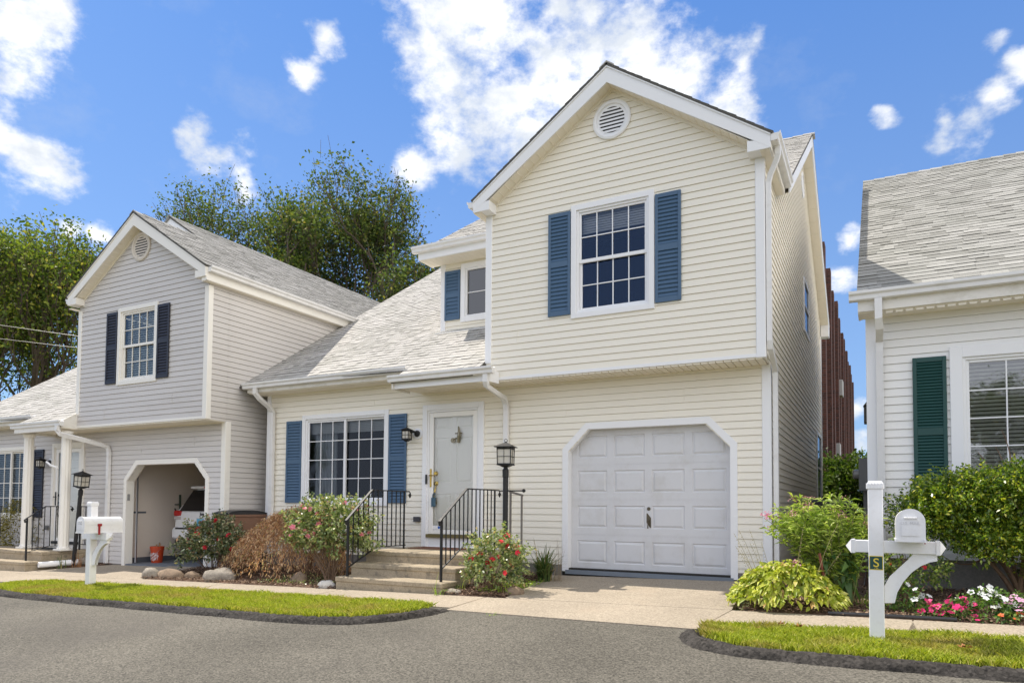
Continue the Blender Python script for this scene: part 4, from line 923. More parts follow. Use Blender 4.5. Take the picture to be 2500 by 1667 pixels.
def bed(name, poly, h, m, edge=.15):
    """mounded sheet: grid points pushed up inside the outline"""
    P = np.array(poly); x0, y0 = P.min(0); x1, y1 = P.max(0); st = .09
    nx = int((x1 - x0) / st) + 2; ny = int((y1 - y0) / st) + 2
    X, Y = np.meshgrid(np.linspace(x0, x1, nx), np.linspace(y0, y1, ny)); X = X.ravel(); Y = Y.ravel()
    ins = inpoly(X, Y, poly)
    d = np.full(len(X), 9.0)
    for i in range(len(poly)):
        a = P[i]; b = P[(i + 1) % len(poly)]; ab = b - a; t = np.clip(((X - a[0]) * ab[0] + (Y - a[1]) * ab[1]) / (ab @ ab), 0, 1)
        d = np.minimum(d, np.hypot(X - a[0] - t * ab[0], Y - a[1] - t * ab[1]))
    H = np.where(ins, np.clip(d / edge, 0, 1) ** .6 * h, -.05 - np.minimum(d, .1)) + gza(X, Y) + (rng.rand(len(X)) - .5) * .012 * (h > .01)
    V = np.stack([X, Y, H], 1); F = []
    for j in range(ny - 1):
        for i in range(nx - 1):
            q = (j * nx + i, j * nx + i + 1, (j + 1) * nx + i + 1, (j + 1) * nx + i)
            if ins[list(q)].any(): F.append(q)
    return npmesh(name, V, np.array(F), m, smooth=True)
def rot_frames(t, rnd, up):
    """t unit (n,3) leaf directions -> side vectors; leaf normals lean towards up"""
    n = up * np.array([0, 0, 1.0]) + rnd.normal(size=t.shape) * .6
    w = np.cross(t, n); w /= np.linalg.norm(w, axis=1)[:, None] + 1e-9; return w
def leaves(name, P, T, size, asp, m, parent=None, rnd=None, up=.8, droop=.15, jit=.3, curl=0.0):
    n = len(P); T = T / (np.linalg.norm(T, axis=1)[:, None] + 1e-9); w = rot_frames(T, rnd, up); nn = np.cross(w, T)
    s = size * (1 + jit * (rnd.rand(n) * 2 - 1)); s = s[:, None]; b = s * asp * .5
    dz = np.zeros((n, 3)); dz[:, 2] = -1
    v0 = P; v1 = P + T * s * .45 + w * b + nn * s * curl; v3 = P + T * s * .45 - w * b + nn * s * curl; v2 = P + T * s + dz * s * droop
    V = np.stack([v0, v1, v2, v3], 1).reshape(-1, 3); F = np.arange(4 * n).reshape(n, 4)
    return npmesh(name, V, F, m, parent)
def unit(v): return v / (np.linalg.norm(v, axis=1)[:, None] + 1e-9)
def flowers(name, pts, r, m, parent, rnd, petals=5, layers=2, face=(0, -.5, .7)):
    for p in pts:
        V = []; F = []
        f = Vector(face) + Vector(rnd.normal(size=3) * .35); f.normalize(); a = f.orthogonal().normalized(); b = f.cross(a)
        for l in range(layers):
            rr = r * (1 - .35 * l) * (.85 + .3 * rnd.rand()); ph = rnd.rand() * 6
            for k in range(petals):
                t = ph + 2 * math.pi * k / petals; c = Vector(p) + f * (.25 * r * l)
                e = lambda tt, q, z: c + (a * math.cos(tt) + b * math.sin(tt)) * q + f * z
                i0 = len(V); V += [tuple(c), tuple(e(t - .55, rr * .75, r * .18 * (1 + l))), tuple(e(t, rr, r * .12 * (1 + l))), tuple(e(t + .55, rr * .75, r * .18 * (1 + l)))]
                F.append((i0, i0 + 1, i0 + 2, i0 + 3))
        npmesh(name, np.array(V), np.array(F), m, parent)
def stems(mb, paths, r0, r1, n=5):
    for p in paths:
        k = len(p); mb.tube(p, [r0 + (r1 - r0) * i / (k - 1) for i in range(k)], n)
# beds
mulchm = speckle('mulch', (.16, .10, .07), .6, 45, .3, 3, .012)
BEDS = [[(-10.4, -2.27), (-3.9 - 2.0, -2.27), (-5.9, -.02), (-9.74, -.02), (-9.9, -.75), (-10.85, -.72)],
        [(-3.98, -2.26), (-3.0, -2.26), (-3.18, -1.2), (-3.43, -.02), (-4.05, -.02)],
        [(-.06, -2.28), (9, -2.28), (9, -.22), (.05, -.22), (.02, 0)],
        [(-14.95, -1.9), (-14.35, -1.72), (-13.6, -.75), (-14.28, -.75), (-14.28, -1.6)],
        [(.02, -.2), (1.22, -.2), (1.22, 9), (.02, 9)]]
def chips(P, n, rnd, poly, zoff=.03):
    X = P[0] + rnd.rand(n) * (P[1] - P[0]); Y = P[2] + rnd.rand(n) * (P[3] - P[2]); k = inpoly(X, Y, poly); X = X[k]; Y = Y[k]; n = len(X)
    return np.stack([X, Y, gza(X, Y) + zoff + rnd.rand(n) * .02], 1), unit(np.stack([rnd.normal(size=n), rnd.normal(size=n), rnd.normal(size=n) * .25], 1))
chipm = leafmat('mulch_chips', [(0, (.05, .03, .02)), (.5, (.17, .10, .06)), (.85, (.33, .22, .14)), (1, (.45, .34, .25))], .9, 0)
for i, b_ in enumerate(BEDS):
    o = bed('mulch', b_, .035, mulchm); tag(o, 'brown bark mulch covering a planting bed', 'mulch', 'mulch beds', kind='stuff')
    if i < 4:
        A = np.array(b_); rnd = np.random.RandomState(50 + i); Pc, T = chips((A[:, 0].min(), min(A[:, 0].max(), 5), A[:, 1].min(), A[:, 1].max()), [26000, 9000, 24000, 4000][i], rnd, b_)
        leaves('mulch_chips', Pc, T, .035, .4, chipm, o, rnd, up=1.2, droop=0, jit=.6)
# lawns
LAWN_L = [(-12.2, -3.62), (-12.05, -3.32), (-11.6, -3.13), (-10.4, -3.115), (-3.75, -3.115), (-3.45, -3.2), (-3.60, -3.75), (-3.85, -4.05), (-4.4, -4.22), (-6, -4.25), (-8.5, -4.23), (-10.3, -4.17), (-11.6, -4.02)]
LAWN_R = [(-.18, -3.32), (0, -3.28), (1.6, -3.145), (9, -3.12), (9, -4.12), (1.3, -4.15), (.4, -4.13), (.05, -3.95), (-.12, -3.75)]
turf = speckle('turf', (.13, .16, .03), .5, 50, .3, 4, .01)
grassm = bpy.data.materials.new('grass_blades'); grassm.use_nodes = True
t = grassm.node_tree; p = t.nodes['Principled BSDF']; g_ = N(t, 'ShaderNodeNewGeometry'); p.inputs['Roughness'].default_value = .55; p.inputs['Specular IOR Level'].default_value = .3
c1 = ramp(t, g_.outputs['Random Per Island'], [(0, (.18, .24, .02)), (.45, (.36, .44, .035)), (.85, (.52, .56, .06)), (1, (.65, .60, .20))])
c2 = ramp(t, g_.outputs['Random Per Island'], [(0, (.24, .23, .04)), (.5, (.42, .38, .08)), (1, (.58, .46, .20))])
n_ = N(t, 'ShaderNodeTexNoise'); n_.inputs['Scale'].default_value = 1.8; n_.inputs['Detail'].default_value = 5; L(t, g_.outputs['Position'], n_.inputs['Vector'])
c = mixc(t, ramp(t, n_.outputs['Fac'], [(.48, (0,) * 3), (.66, (1,) * 3)]), c1, c2)
L(t, c, p.inputs['Base Color']); tr = N(t, 'ShaderNodeBsdfTranslucent'); L(t, mixc(t, 1, c, (1.5, 1.5, .7), 'MULTIPLY'), tr.inputs[0]); ms = N(t, 'ShaderNodeMixShader'); ms.inputs[0].default_value = .25
L(t, p.outputs[0], ms.inputs[1]); L(t, tr.outputs[0], ms.inputs[2]); L(t, ms.outputs[0], t.nodes['Material Output'].inputs[0])
def grass(name, poly, dens, xr, hmax, seed, label):
    rnd = np.random.RandomState(seed); P = np.array(poly); x0, y0 = P.min(0); x1, y1 = P.max(0); x1 = min(x1, xr)
    base = bed(name, poly, .05, turf, .12); tag(base, label, 'grass', kind='stuff')
    n = int((x1 - x0 + .2) * (y1 - y0 + .2) * dens); X = x0 - .06 + rnd.rand(n) * (x1 - x0 + .12); Y = y0 - .06 + rnd.rand(n) * (y1 - y0 + .12)
    jx = X + rnd.normal(size=n) * .02; jy = Y + rnd.normal(size=n) * .02
    k = inpoly(jx, jy, poly); X, Y = X[k], Y[k]; n = len(X)
    cl = np.sin(X * 7 + 3 * np.sin(Y * 5)) * np.cos(Y * 9 + X * 2) * .25 + 1
    h = hmax * (.45 + .75 * rnd.rand(n)) * cl
    a = rnd.rand(n) * 6.283; w = .0035 + .003 * rnd.rand(n); lean = rnd.normal(size=(n, 2)) * .5 * h[:, None]
    B = np.stack([X, Y, gza(X, Y) + .035], 1); wx = np.stack([np.cos(a) * w, np.sin(a) * w, np.zeros(n)], 1)
    T = B + np.stack([lean[:, 0], lean[:, 1], h], 1); Mid = (B + T) / 2 + np.stack([-lean[:, 0] * .15, -lean[:, 1] * .15, h * .08], 1)
    V = np.stack([B - wx, B + wx, Mid + wx * .8, T, Mid - wx * .8], 1).reshape(-1, 3)
    npmesh('grass_blades', V, np.arange(5 * n).reshape(n, 5), grassm, base)
grass('lawn', LAWN_L, 9000, 99, .055, 5, 'bright green strip of lawn between sidewalk and road on the left')
grass('lawn', LAWN_R, 12000, 3.6, .06, 6, 'yellowish green strip of lawn round the mailbox post on the right')
# kerbs
def kerb(path, seed, name='kerb', w=.21, h=.08):
    rnd = random.Random(seed); pts = [Vector((x, y, 0)) for x, y in path]; P = [pts[0]]
    for a, b in zip(pts, pts[1:]):
        k = max(1, int((b - a).length / .035))
        for i in range(1, k + 1): P.append(a.lerp(b, i / k))
    for _ in range(12): P = [P[0]] + [(P[i-1] + P[i] * 2 + P[i+1]) / 4 for i in range(1, len(P) - 1)] + [P[-1]]
    n = 12; V = []; F = []
    for i, p in enumerate(P):
        t = (P[min(i+1, len(P)-1)] - P[max(0, i-1)]).normalized(); s = Vector((t.y, -t.x, 0))
        tap = min(1, i * .035 / .35, (len(P) - 1 - i) * .035 / .35); wob = math.sin(i * .11 + seed) * .008 + math.sin(i * .031) * .012
        for k in range(n):
            u = k / (n - 1) * 2 - 1; hh = (1 - abs(u) ** 2.6) * h * (.25 + .75 * tap) 
            q = p + s * (u * w * (1 + .12 * math.sin(i * .19 + k)) / 2 + wob); V.append((q.x + rnd.uniform(-.009, .009), q.y + rnd.uniform(-.009, .009), gz(q.x, q.y) - .012 + hh + rnd.uniform(-.009, .009)))
    for i in range(len(P) - 1):
        for k in range(n - 1): F.append((i*n+k, i*n+k+1, (i+1)*n+k+1, (i+1)*n+k))
    tag(npmesh(name, np.array(V), np.array(F), kerbm, smooth=False), kind='structure')
kerb([(-12.45, -3.35), (-12.25, -3.75), (-11.8, -4.05), (-10.4, -4.29), (-8.3, -4.36), (-6, -4.38), (-4.4, -4.38), (-3.85, -4.25), (-3.5, -3.95), (-3.36, -3.6), (-3.30, -3.2)], 2)
kerb([(-.27, -3.40), (-.24, -3.75), (-.05, -4.05), (.35, -4.25), (1.2, -4.29), (4, -4.28), (9, -4.26)], 5)
# fallen leaves
def leaf_on(name, x, y, s, label, seed):
    rnd = random.Random(seed); m = MB(); z = gz(x, y) + .10
    for k in range(5):
        a = rnd.random() * .5 + k * 1.25; b = a + .55
        m.mesh([(x, y, z), (x + s * .7 * math.cos(a), y + s * .7 * math.sin(a), z + rnd.uniform(0, .02)), (x + s * math.cos((a + b) / 2), y + s * math.sin((a + b) / 2), z + rnd.uniform(0, .035)), (x + s * .7 * math.cos(b), y + s * .7 * math.sin(b), z + rnd.uniform(0, .02))], [(0, 1, 2, 3)])
    tag(m.build(name, mat('dry_leaf_%d' % seed, (.33, .13, .04), .7, noise=.3, nscale=20)), label, 'leaf', 'dry leaves on the grass')
leaf_on('dry_leaf', .68, -3.42, .055, 'curled brown leaf on the grass nearest the driveway corner', 1); leaf_on('dry_leaf', 1.93, -3.85, .06, 'large brown leaf on the grass near the kerb at the right', 2)
leaf_on('dry_leaf', .35, -3.6, .03, 'small pale dry leaf on the right lawn, left of the curled one', 3); leaf_on('dry_leaf', .52, -3.35, .035, 'dry leaf at the sidewalk edge of the right lawn', 4)
# ================================================================== STEPS
def hrail(parent, x, ys, yb, ye, z_s, z_t, zbase, steps_z, scroll=True, nb=None, label=None):
    """railing in plane x: post at ys (foot zbase), slopes to yb, level to ye; z_s/z_t rail heights"""
    m = MB()
    rail = [(x, ys - .035, z_s - .09), (x, ys - .05, z_s - .03), (x, ys, z_s + .01), (x, yb, z_t), (x, ye, z_t)]
    m.sweep(rail, [(-.02, -.007), (.02, -.007), (.02, .007), (-.02, .007)], up=(0, 0, 1)) if False else None
    for a, b in zip(rail, rail[1:]):
        a, b = Vector(a), Vector(b); d = (b - a).normalized(); n = Vector((0, -d.z, d.y)) * .009; m.prism([a + Vector((-.02, 0, 0)) - n, a + Vector((.02, 0, 0)) - n, a + Vector((.02, 0, 0)) + n, a + Vector((-.02, 0, 0)) + n], b - a + d * .006)
    zl = z_s - (z_t - z_s) * 0 - .72 + .04; 
    lo_s = steps_z[0]; lo_t = steps_z[1]
    low = [(x, ys, lo_s), (x, steps_z[2], lo_t), (x, ye - .08, lo_t)]
    for a, b in zip(low, low[1:]):
        a, b = Vector(a), Vector(b); d = (b - a).normalized(); n = Vector((0, -d.z, d.y)) * .007; m.prism([a + Vector((-.012, 0, 0)) - n, a + Vector((.012, 0, 0)) - n, a + Vector((.012, 0, 0)) + n, a + Vector((-.012, 0, 0)) + n], b - a)
    m.box(x - .015, x + .015, ys - .015, ys + .015, zbase, z_s)
    m.box(x - .011, x + .011, ye - .13, ye - .108, steps_z[3], z_t)
    if scroll:
        m.tube([(x, ye, z_t), (x, ye + .05, z_t - .02), (x, ye + .05, z_t - .06)], .009, 6)
        for s_ in (-1, 1): m.tube([(x, ye + .04, z_t - .03), (x, ye + .04 + s_ * .035, z_t - .06), (x, ye + .04, z_t - .10)], .009, 6)
        m.lathe([(.008, z_t - .11), (.024, z_t - .07), (.01, z_t - .03)], (x, ye + .04, 0), 8)
    o = m.build('handrail', black, parent, label=label)
    yy = ys + .118
    while yy < ye - .16:
        top = z_s + (z_t - z_s) * min(1, (yy - ys) / (yb - ys)); bot = lo_s + (lo_t - lo_s) * min(1, (yy - ys) / (steps_z[2] - ys))
        b = MB(); b.box(x - .007, x + .007, yy - .007, yy + .007, bot, top); b.build('baluster', black, o); yy += .118
    return o
def block(mb, x0, x1, y0, y1, z0, z1, lipf=.015):
    mb.cbox(x0, x1, y0, y1, z1 - .075, z1, .012); mb.box(x0 + lipf, x1 - lipf, y0 + lipf, y1, z0, z1 - .075)
st = thing('porch_steps', (-4.95, -1.1, -.2), 'three tier concrete front steps with black iron railings leading to the white door', 'steps')
T = lambda x, y, z: (x + 4.95, y + 1.1, z + .2)
def SB(x0, x1, y0, y1, z0, z1, nm):
    m = MB(); block(m, x0 + 4.95, x1 + 4.95, y0 + 1.1, y1 + 1.1, z0 + .2, z1 + .2); m.build(nm, stepc, st)
SB(-5.90, -3.98, -2.24, -1.80, -.3, -.045, 'step'); SB(-5.96, -4.02, -1.83, -1.40, -.3, .128, 'step'); SB(-6.0, -4.05, -1.43, -.02, -.3, .30, 'landing')
m = MB(); m.box(-5.75 + 4.95, -4.75 + 4.95, -.62 + 1.1, -.12 + 1.1, .5, .512); m.build('door_mat', mat('worn_mat', (.20, .09, .05), .9, noise=.4, nscale=20), st)
def hr(px, **k): pass
hrail(st, -5.76 + 4.95, -2.12 + 1.1, -1.57 + 1.1, -.60 + 1.1, .82 + .2, 1.265 + .2, -.045 + .2, (.06 + .2 + .02, .36 + .2, -1.45 + 1.1, .5), label='black iron handrail on the left, behind the pink roses')
hrail(st, -4.11 + 4.95, -2.07 + 1.1, -1.40 + 1.1, -.42 + 1.1, .83 + .2, 1.28 + .2, -.045 + .2, (.13 + .2, .45 + .2, -1.45 + 1.1, .5), label='black iron handrail on the right, nearest the lamp post')
s2 = thing('porch_steps', (-16, -1.3, -.4), 'two tier concrete steps and landing under the columned porch of the grey house', 'steps')
def SB2(x0, x1, y0, y1, z0, z1, nm):
    m = MB(); block(m, x0 + 16, x1 + 16, y0 + 1.3, y1 + 1.3, z0 + .4, z1 + .4); m.build(nm, stepc, s2)
SB2(-18.5, -14.40, -2.13, -1.78, -.5, -.20, 'step'); SB2(-18.5, -14.38, -1.82, -.75, -.5, 0, 'landing')
hrail(s2, -14.80 + 16, -1.90 + 1.3, -1.53 + 1.3, -1.0 + 1.3, .70 + .4, .96 + .4, -.2 + .4, (-.05 + .4 + .02, .09 + .4, -1.45 + 1.3, .4))
hrail(s2, -14.42 + 16, -1.0 + 1.3, -.98 + 1.3, -.72 + 1.3, .955 + .4, .96 + .4, .4, (.12 + .4, .12 + .4, -.9 + 1.3, .4), scroll=False)
m = MB(); x = -18.4
m.box(-18.5 + 16, -16.1 + 16, -1.77 + 1.3, -1.73 + 1.3, .95 + .4, .965 + .4); m.box(-18.5 + 16, -16.1 + 16, -1.76 + 1.3, -1.74 + 1.3, .09 + .4, .10 + .4)
fr_ = m.build('handrail', black, s2)
while x < -16.1:
    b = MB(); b.box(x + 16 - .007, x + 16 + .007, -1.757 + 1.3, -1.743 + 1.3, .1 + .4, .95 + .4); b.build('baluster', black, fr_); x += .125
m = MB(); m.box(-15.7 + 16, -14.95 + 16, -1.35 + 1.3, -.9 + 1.3, .4, .412); m.build('door_mat', rubber, s2)
# ================================================================== LAMP POSTS
def lamp_post(name, loc, h, label, tilt=(0, 0), bar=True):
    o = thing(name, loc, label, 'lamp post', 'black garden lamp posts'); o.rotation_euler = (tilt[0], tilt[1], 0)
    m = MB(); hl = h - .40; m.lathe([(.040, 0), (.040, hl - .16), (.047, hl - .155), (.047, hl - .05), (.03, hl - .02), (.03, hl)], (0, 0, 0), 12)
    if bar:
        m.tube([(0, 0, h * .65), (.30, -.02, h * .65)], .011, 6); m.lathe([(.004, .29), (.024, .30), (.028, .315), (.018, .335), (.002, .34)], (0, -.02, h * .65), 8, 'x')
        m.tube([(-.09, 0, h * .65), (0, 0, h * .65)], .011, 6)
    m.build('pole', black, o); m = MB(); g = MB(); lantern(m, g, (0, 0, h - .38), .235, .38, rot=rad(12)); l = m.build('lantern', black, o); g.build('lamp_glass', lampglass, l); return o
lamp_post('lamp_post', (-3.56, -1.2, -.16), 2.17, 'upright black lamp post behind the red rose bush, right of the front steps')
lamp_post('lamp_post', (-14.12, -1.3, -.36), 2.13, 'leaning black lamp post beside the columned porch of the grey house', tilt=(0, rad(6.5)), bar=False)
# ================================================================== MAILBOXES
def mailbox(loc):
    o = thing('mailbox', loc, 'white mailbox on the right lawn, green and yellow sticker on its post', 'mailbox', 'white mailboxes on posts')
    pm = mat('white_vinyl', (.82, .82, .83), .35, noise=.03, nscale=5, dirt=(.45, .40, .33, .18), dscale=16)
    m = MB(); m.cbox(-.058, .058, -.058, .058, -.05, 1.345, .005); m.build('post', pm, o)
    m = MB(); m.cbox(-.066, .066, -.066, .066, 1.345, 1.385, .004)
    for k in range(5):
        for s_ in (-1, 1):
            m.box(-.056 + k * .024, -.046 + k * .024, s_ * .0665 - .003, s_ * .0665 + .003, 1.35, 1.395); m.box(s_ * .0665 - .003, s_ * .0665 + .003, -.056 + k * .024, -.046 + k * .024, 1.35, 1.395)
    m.mesh([(-.066, -.066, 1.385), (.066, -.066, 1.385), (.066, .066, 1.385), (-.066, .066, 1.385), (-.05, -.05, 1.415), (.05, -.05, 1.415), (.05, .05, 1.415), (-.05, .05, 1.415)], [(0,1,5,4),(1,2,6,5),(2,3,7,6),(3,0,4,7),(4,5,6,7)]); m.build('post_cap', pm, o)
    a = MB(); zl, zh = .80, .905
    a.cbox(-.19, .47, -.045, .045, zl, zh, .004)
    for s_, xe in ((-1, -.19), (1, .47)):
        a.cbox(min(xe, xe - s_ * .03), max(xe, xe - s_ * .03) , -.055, .055, zl - .008, zh + .008, .003)
        c_ = (xe + s_ * .045, 0, (zl + zh) / 2); q = [(xe, -.055, zl - .008), (xe, .055, zl - .008), (xe, .055, zh + .008), (xe, -.055, zh + .008)]
        for i in range(4): a.poly([q[i], q[(i + 1) % 4], c_])
    ar = a.build('arm', pm, o)
    b = MB(); outer = [(.06, .52), (.10, .60), (.24, .75), (.28, .80)]; inner = [(.45, .80), (.45, .745)] ; arc = [(.40, .735), (.33, .70), (.26, .64), (.20, .56), (.155, .47), (.135, .38)]
    b.prism([(x, -.022, z) for x, z in outer + inner + arc + [(.06, .375)]], (0, .044, 0))
    rim = [(.45, .745)] + arc
    for p_, q_ in zip(rim, rim[1:]): b.prism([(p_[0], -.027, p_[1]), (q_[0], -.027, q_[1]), (q_[0] - .008, -.027, q_[1] + .012), (p_[0] - .008, -.027, p_[1] + .012)], (0, .054, 0))
    b.build('brace', pm, ar)
    bm = mat('white_mailbox_paint', (.80, .80, .81), .35, noise=.03, nscale=6, dirt=(.5, .48, .44, .3), dscale=10)
    cx = .25; hw = .10; zb = .915; zs = zb + .155; y0, y1 = -.34, .30
    prof = [(cx - hw, zb), (cx - hw, zs)] + [(cx + hw * math.cos(t_), zs + hw * math.sin(t_)) for t_ in [math.pi - k * math.pi / 12 for k in range(1, 12)]] + [(cx + hw, zs), (cx + hw, zb)]
    m = MB(); m.prism([(x, y0 + .02, z) for x, z in prof], (0, y1 - y0 - .02, 0))
    m.box(cx - hw - .008, cx + hw + .008, y0 + .02, y1, zb - .006, zb + .006); m.box(cx - hw - .004, cx + hw + .004, y0 + .03, y1 - .01, zb + .125, zb + .131)
    bo = m.build('mailbox_body', bm, o)
    sc = lambda k, dz=0: [(cx + (x - cx) * k, (z - zb - .12) * k + zb + .12 + dz) for x, z in prof]
    m = MB(); m.prism([(x, y0, z) for x, z in sc(1.05)], (0, .021, 0)); 
    q = sc(.64, .0); m.prism([(x, y0 - .006, z) for x, z in q], (0, .007, 0)); q2 = sc(.58, .0); m.prism([(x, y0 - .0062, z) for x, z in q2], (0, .002, 0))
    m.tube([(cx - .042, y0 - .004, zb + .19), (cx - .04, y0 - .022, zb + .188), (cx + .04, y0 - .022, zb + .188), (cx + .042, y0 - .004, zb + .19)], .006, 6)
    m.box(cx - hw - .008, cx - hw + .006, y0 - .012, y0 + .01, zb - .008, zb + .018); m.box(cx + hw - .006, cx + hw + .008, y0 - .012, y0 + .01, zb - .008, zb + .018)
    do = m.build('mailbox_door', bm, bo)
    text('embossed_text', 'U.S. MAIL', .034, mat('embossed_grey', (.62, .62, .64), .4), bo, FT(cx, y0 - .0075, zb + .145), .0015)
    m = MB(); m.cbox(cx + hw + .006, cx + hw + .014, -.12, -.085, zb - .03, zb + .14, .002); m.cbox(cx + hw + .006, cx + hw + .014, -.13, -.06, zb + .105, zb + .145, .002); m.build('flag', redp, bo)
    s_ = MB(); s_.cbox(-.052, .052, -.0605, -.0575, .655, .775, .001); pl = s_.build('sticker', yellow, o)
    s_ = MB(); s_.box(-.047, .047, -.0615, -.0595, .661, .769); s_.build('sticker_field', greenp, pl)
    text('sticker_letter', 'S', .105, yellow, pl, FT(0, -.063, .713), .0006, bold=.0008)
    text('sticker_text', '1-800', .014, yellow, pl, FT(0, -.063, .668), .0004)
    return o
mr = mailbox((1.32, -3.53, -.16))
def copy_tree(o, parent=None, skip=()):
    c = o.copy(); COL.objects.link(c)
    if parent: c.parent = parent
    for ch in list(o.children):
        if ch.name.split('.')[0] in skip: continue
        copy_tree(ch, c, skip)
    return c
ml = copy_tree(mr, skip=('sticker',)); ml.location = (-10.1, -3.36, -.36); ml['label'] = 'white mailbox on the left lawn, red flag on its long side'
# ================================================================== ROCKS
def rock(name, x, y, sx, sy, sz, seed, m, label, rz=0):
    rnd = np.random.RandomState(seed); mb = MB(); n, k = 16, 10; V = []
    ph = rnd.rand(6) * 6
    for i in range(k + 1):
        th = math.pi * i / k
        for j in range(n):
            a = 2 * math.pi * j / n; d = Vector((math.sin(th) * math.cos(a), math.sin(th) * math.sin(a), math.cos(th)))
            r = 1 + .12 * math.sin(2 * d.x + ph[0] + 3 * d.y) + .08 * math.sin(5 * d.y + ph[1] + 2 * d.z) + .05 * math.sin(9 * d.x + ph[2]) + .03 * rnd.rand()
            z = d.z * r; z = max(z, -.5)
            px, py = d.x * r * sx, d.y * r * sy
            V.append((px * math.cos(rz) - py * math.sin(rz), px * math.sin(rz) + py * math.cos(rz), z * sz))
    F = [(i*n+j, i*n+(j+1)%n, (i+1)*n+(j+1)%n, (i+1)*n+j) for i in range(k) for j in range(n)]
    mb.mesh(V, F); o = mb.build(name, m, smooth=True); o.location = (x, y, gz(x, y) + sz * .42); tag(o, label, 'rock', 'rocks edging the planting beds'); return o
rock('rock', -10.35, -2.1, .19, .12, .13, 1, stoneg, 'pointed grey and tan rock, leftmost of the row beside the open garage driveway', .3)
rock('rock', -9.80, -2.08, .30, .12, .12, 2, stone, 'long tan rock, middle of the row beside the open garage driveway', .15)
rock('rock', -9.38, -2.0, .14, .10, .10, 3, stone, 'small tan block-like rock, right end of the row before the big boulder', .1)
rock('boulder', -8.62, -2.06, .30, .18, .16, 4, stoneg, 'large rounded pale boulder dappled with shade between red rose bush and maple', .1)
rock('rock', -6.95, -1.9, .16, .12, .12, 5, stone, 'shaded tan rock under the pink rose bush')
rock('rock', -6.12, -2.17, .13, .08, .09, 6, mat('white_rock', (.6, .57, .52), .8, noise=.1, nscale=9), 'small white rock at the left foot of the front steps', .2)
rock('rock', -3.87, -2.15, .16, .07, .05, 7, stoneg, 'flat grey stone at the right foot of the front steps')
rock('rock', -3.02, -1.95, .12, .10, .08, 8, stone, 'dull brown stone at the driveway edge beside the red rose bush')
rock('rock', -14.3, -.95, .22, .14, .14, 9, stoneg, 'grey stone at the foot of the leaning lamp post')
# ================================================================== PIPES
def pipe(name, pts, r, m, label, cat):
    mb = MB(); mb.tube(pts, r, 12, caps=False); mb.tube(pts, r * .85, 12, caps=False); tag(mb.build(name, m, smooth=False), label, cat)
pp = MB(); a = Vector((-15.35 + .55, -1.55, -.30)); a = Vector((-14.33, -1.90, -.27)); b = Vector((-14.1, -1.2, -.24))
pp.tube([a, b], .062, 14, caps=False); pp.tube([a, b], .055, 14, caps=False)
for k in range(6):
    p_ = a.lerp(b, (k + .5) / 6); d_ = (b - a).normalized(); pp.tube([p_, p_ + d_ * .012], .065, 14)
tag(pp.build('drain_pipe', trimw), 'white plastic drain extension lying beside the steps of the grey house', 'pipe')
pp = MB(); pts = [(.86 + k * .06, -2.285 - .00 * k, gz(.86 + k * .06, -2.285) + .035) for k in range(20)]
pp.tube(pts, .02, 8); tag(pp.build('edging_pipe', mat('dark_pipe', (.03, .03, .032), .35)), 'thin dark pipe edging the flower bed along the right sidewalk', 'pipe')
# ================================================================== CARTS, BUCKET, CAR
def cart(name, loc, sx, sy, h, body, label, group=None):
    o = thing(name, loc, label, 'trash cart', group); m = MB()
    a = [(-.4 * sx, -.4 * sy), (.4 * sx, -.4 * sy), (.4 * sx, .4 * sy), (-.4 * sx, .4 * sy)]; b = [(x * 1.22, y * 1.22) for x, y in a]
    m.mesh([(x, y, .05) for x, y in a] + [(x, y, h) for x, y in b], [(3,2,1,0),(4,5,6,7),(0,1,5,4),(1,2,6,5),(2,3,7,6),(3,0,4,7)])
    m.cbox(b[0][0] - .015, b[2][0] + .015, b[0][1] - .015, b[2][1] + .015, h - .06, h, .01)
    m.cbox(-.5 * sx - .01, -.5 * sx + .06, -.1, .1, h - .12, h - .03, .01)
    m.build('cart_body', body, o); l = MB()
    n = 8
    for i in range(n):
        t0, t1 = i / n, (i + 1) / n; z = lambda t_: h + .02 + .06 * math.sin(math.pi * t_) ** .7
        y_ = lambda t_: -.52 * sy + 1.04 * sy * t_
        l.mesh([(-.52 * sx, y_(t0), z(t0)), (.52 * sx, y_(t0), z(t0)), (.52 * sx, y_(t1), z(t1)), (-.52 * sx, y_(t1), z(t1)), (-.52 * sx, y_(t0), h - .01), (.52 * sx, y_(t0), h - .01), (.52 * sx, y_(t1), h - .01), (-.52 * sx, y_(t1), h - .01)], [(0,1,2,3),(0,3,7,4),(1,5,6,2)])
    l.box(-.52 * sx, .52 * sx, -.525 * sy, -.515 * sy, h - .012, h + .03); l.build('cart_lid', blackp, o)
    for s_ in (-1, 1):
        w_ = MB(); w_.lathe([(.10, -.02), (.11, 0), (.10, .02)], (s_ * .42 * sx, .42 * sy, .11), 14, 'x'); w_.build('wheel', rubber, o)
    return o
cart('trash_cart', (-9.93, -.5, gz(-9.9, -.5)), .42, .95, 1.08, brown, 'brown trash cart with black lid between the two houses, behind the red rose bush', 'trash carts')
cart('trash_cart', (.36, 3.1, gz(.4, 3)), .52, .6, .98, blackp, 'black lidded trash cart on the left in the passage by the yellow side wall', 'trash carts')
cart('trash_cart', (.78, 3.0, gz(.8, 3)), .30, .6, .96, blackp, 'black lidded trash cart on the right in the passage, nearer the white house', 'trash carts')
bo = thing('bucket', (-12.95, -.15, -.275), 'orange bucket with tools standing inside the open garage', 'bucket')
m = MB(); m.lathe([(.11, 0), (.135, .27), (.145, .275), (.145, .30), (.138, .30), (.138, .31), (.15, .315), (.15, .36), (.142, .36), (.138, .31), (.11, .03)], (0, 0, 0), 24); m.build('bucket_shell', orange, bo, smooth=False)
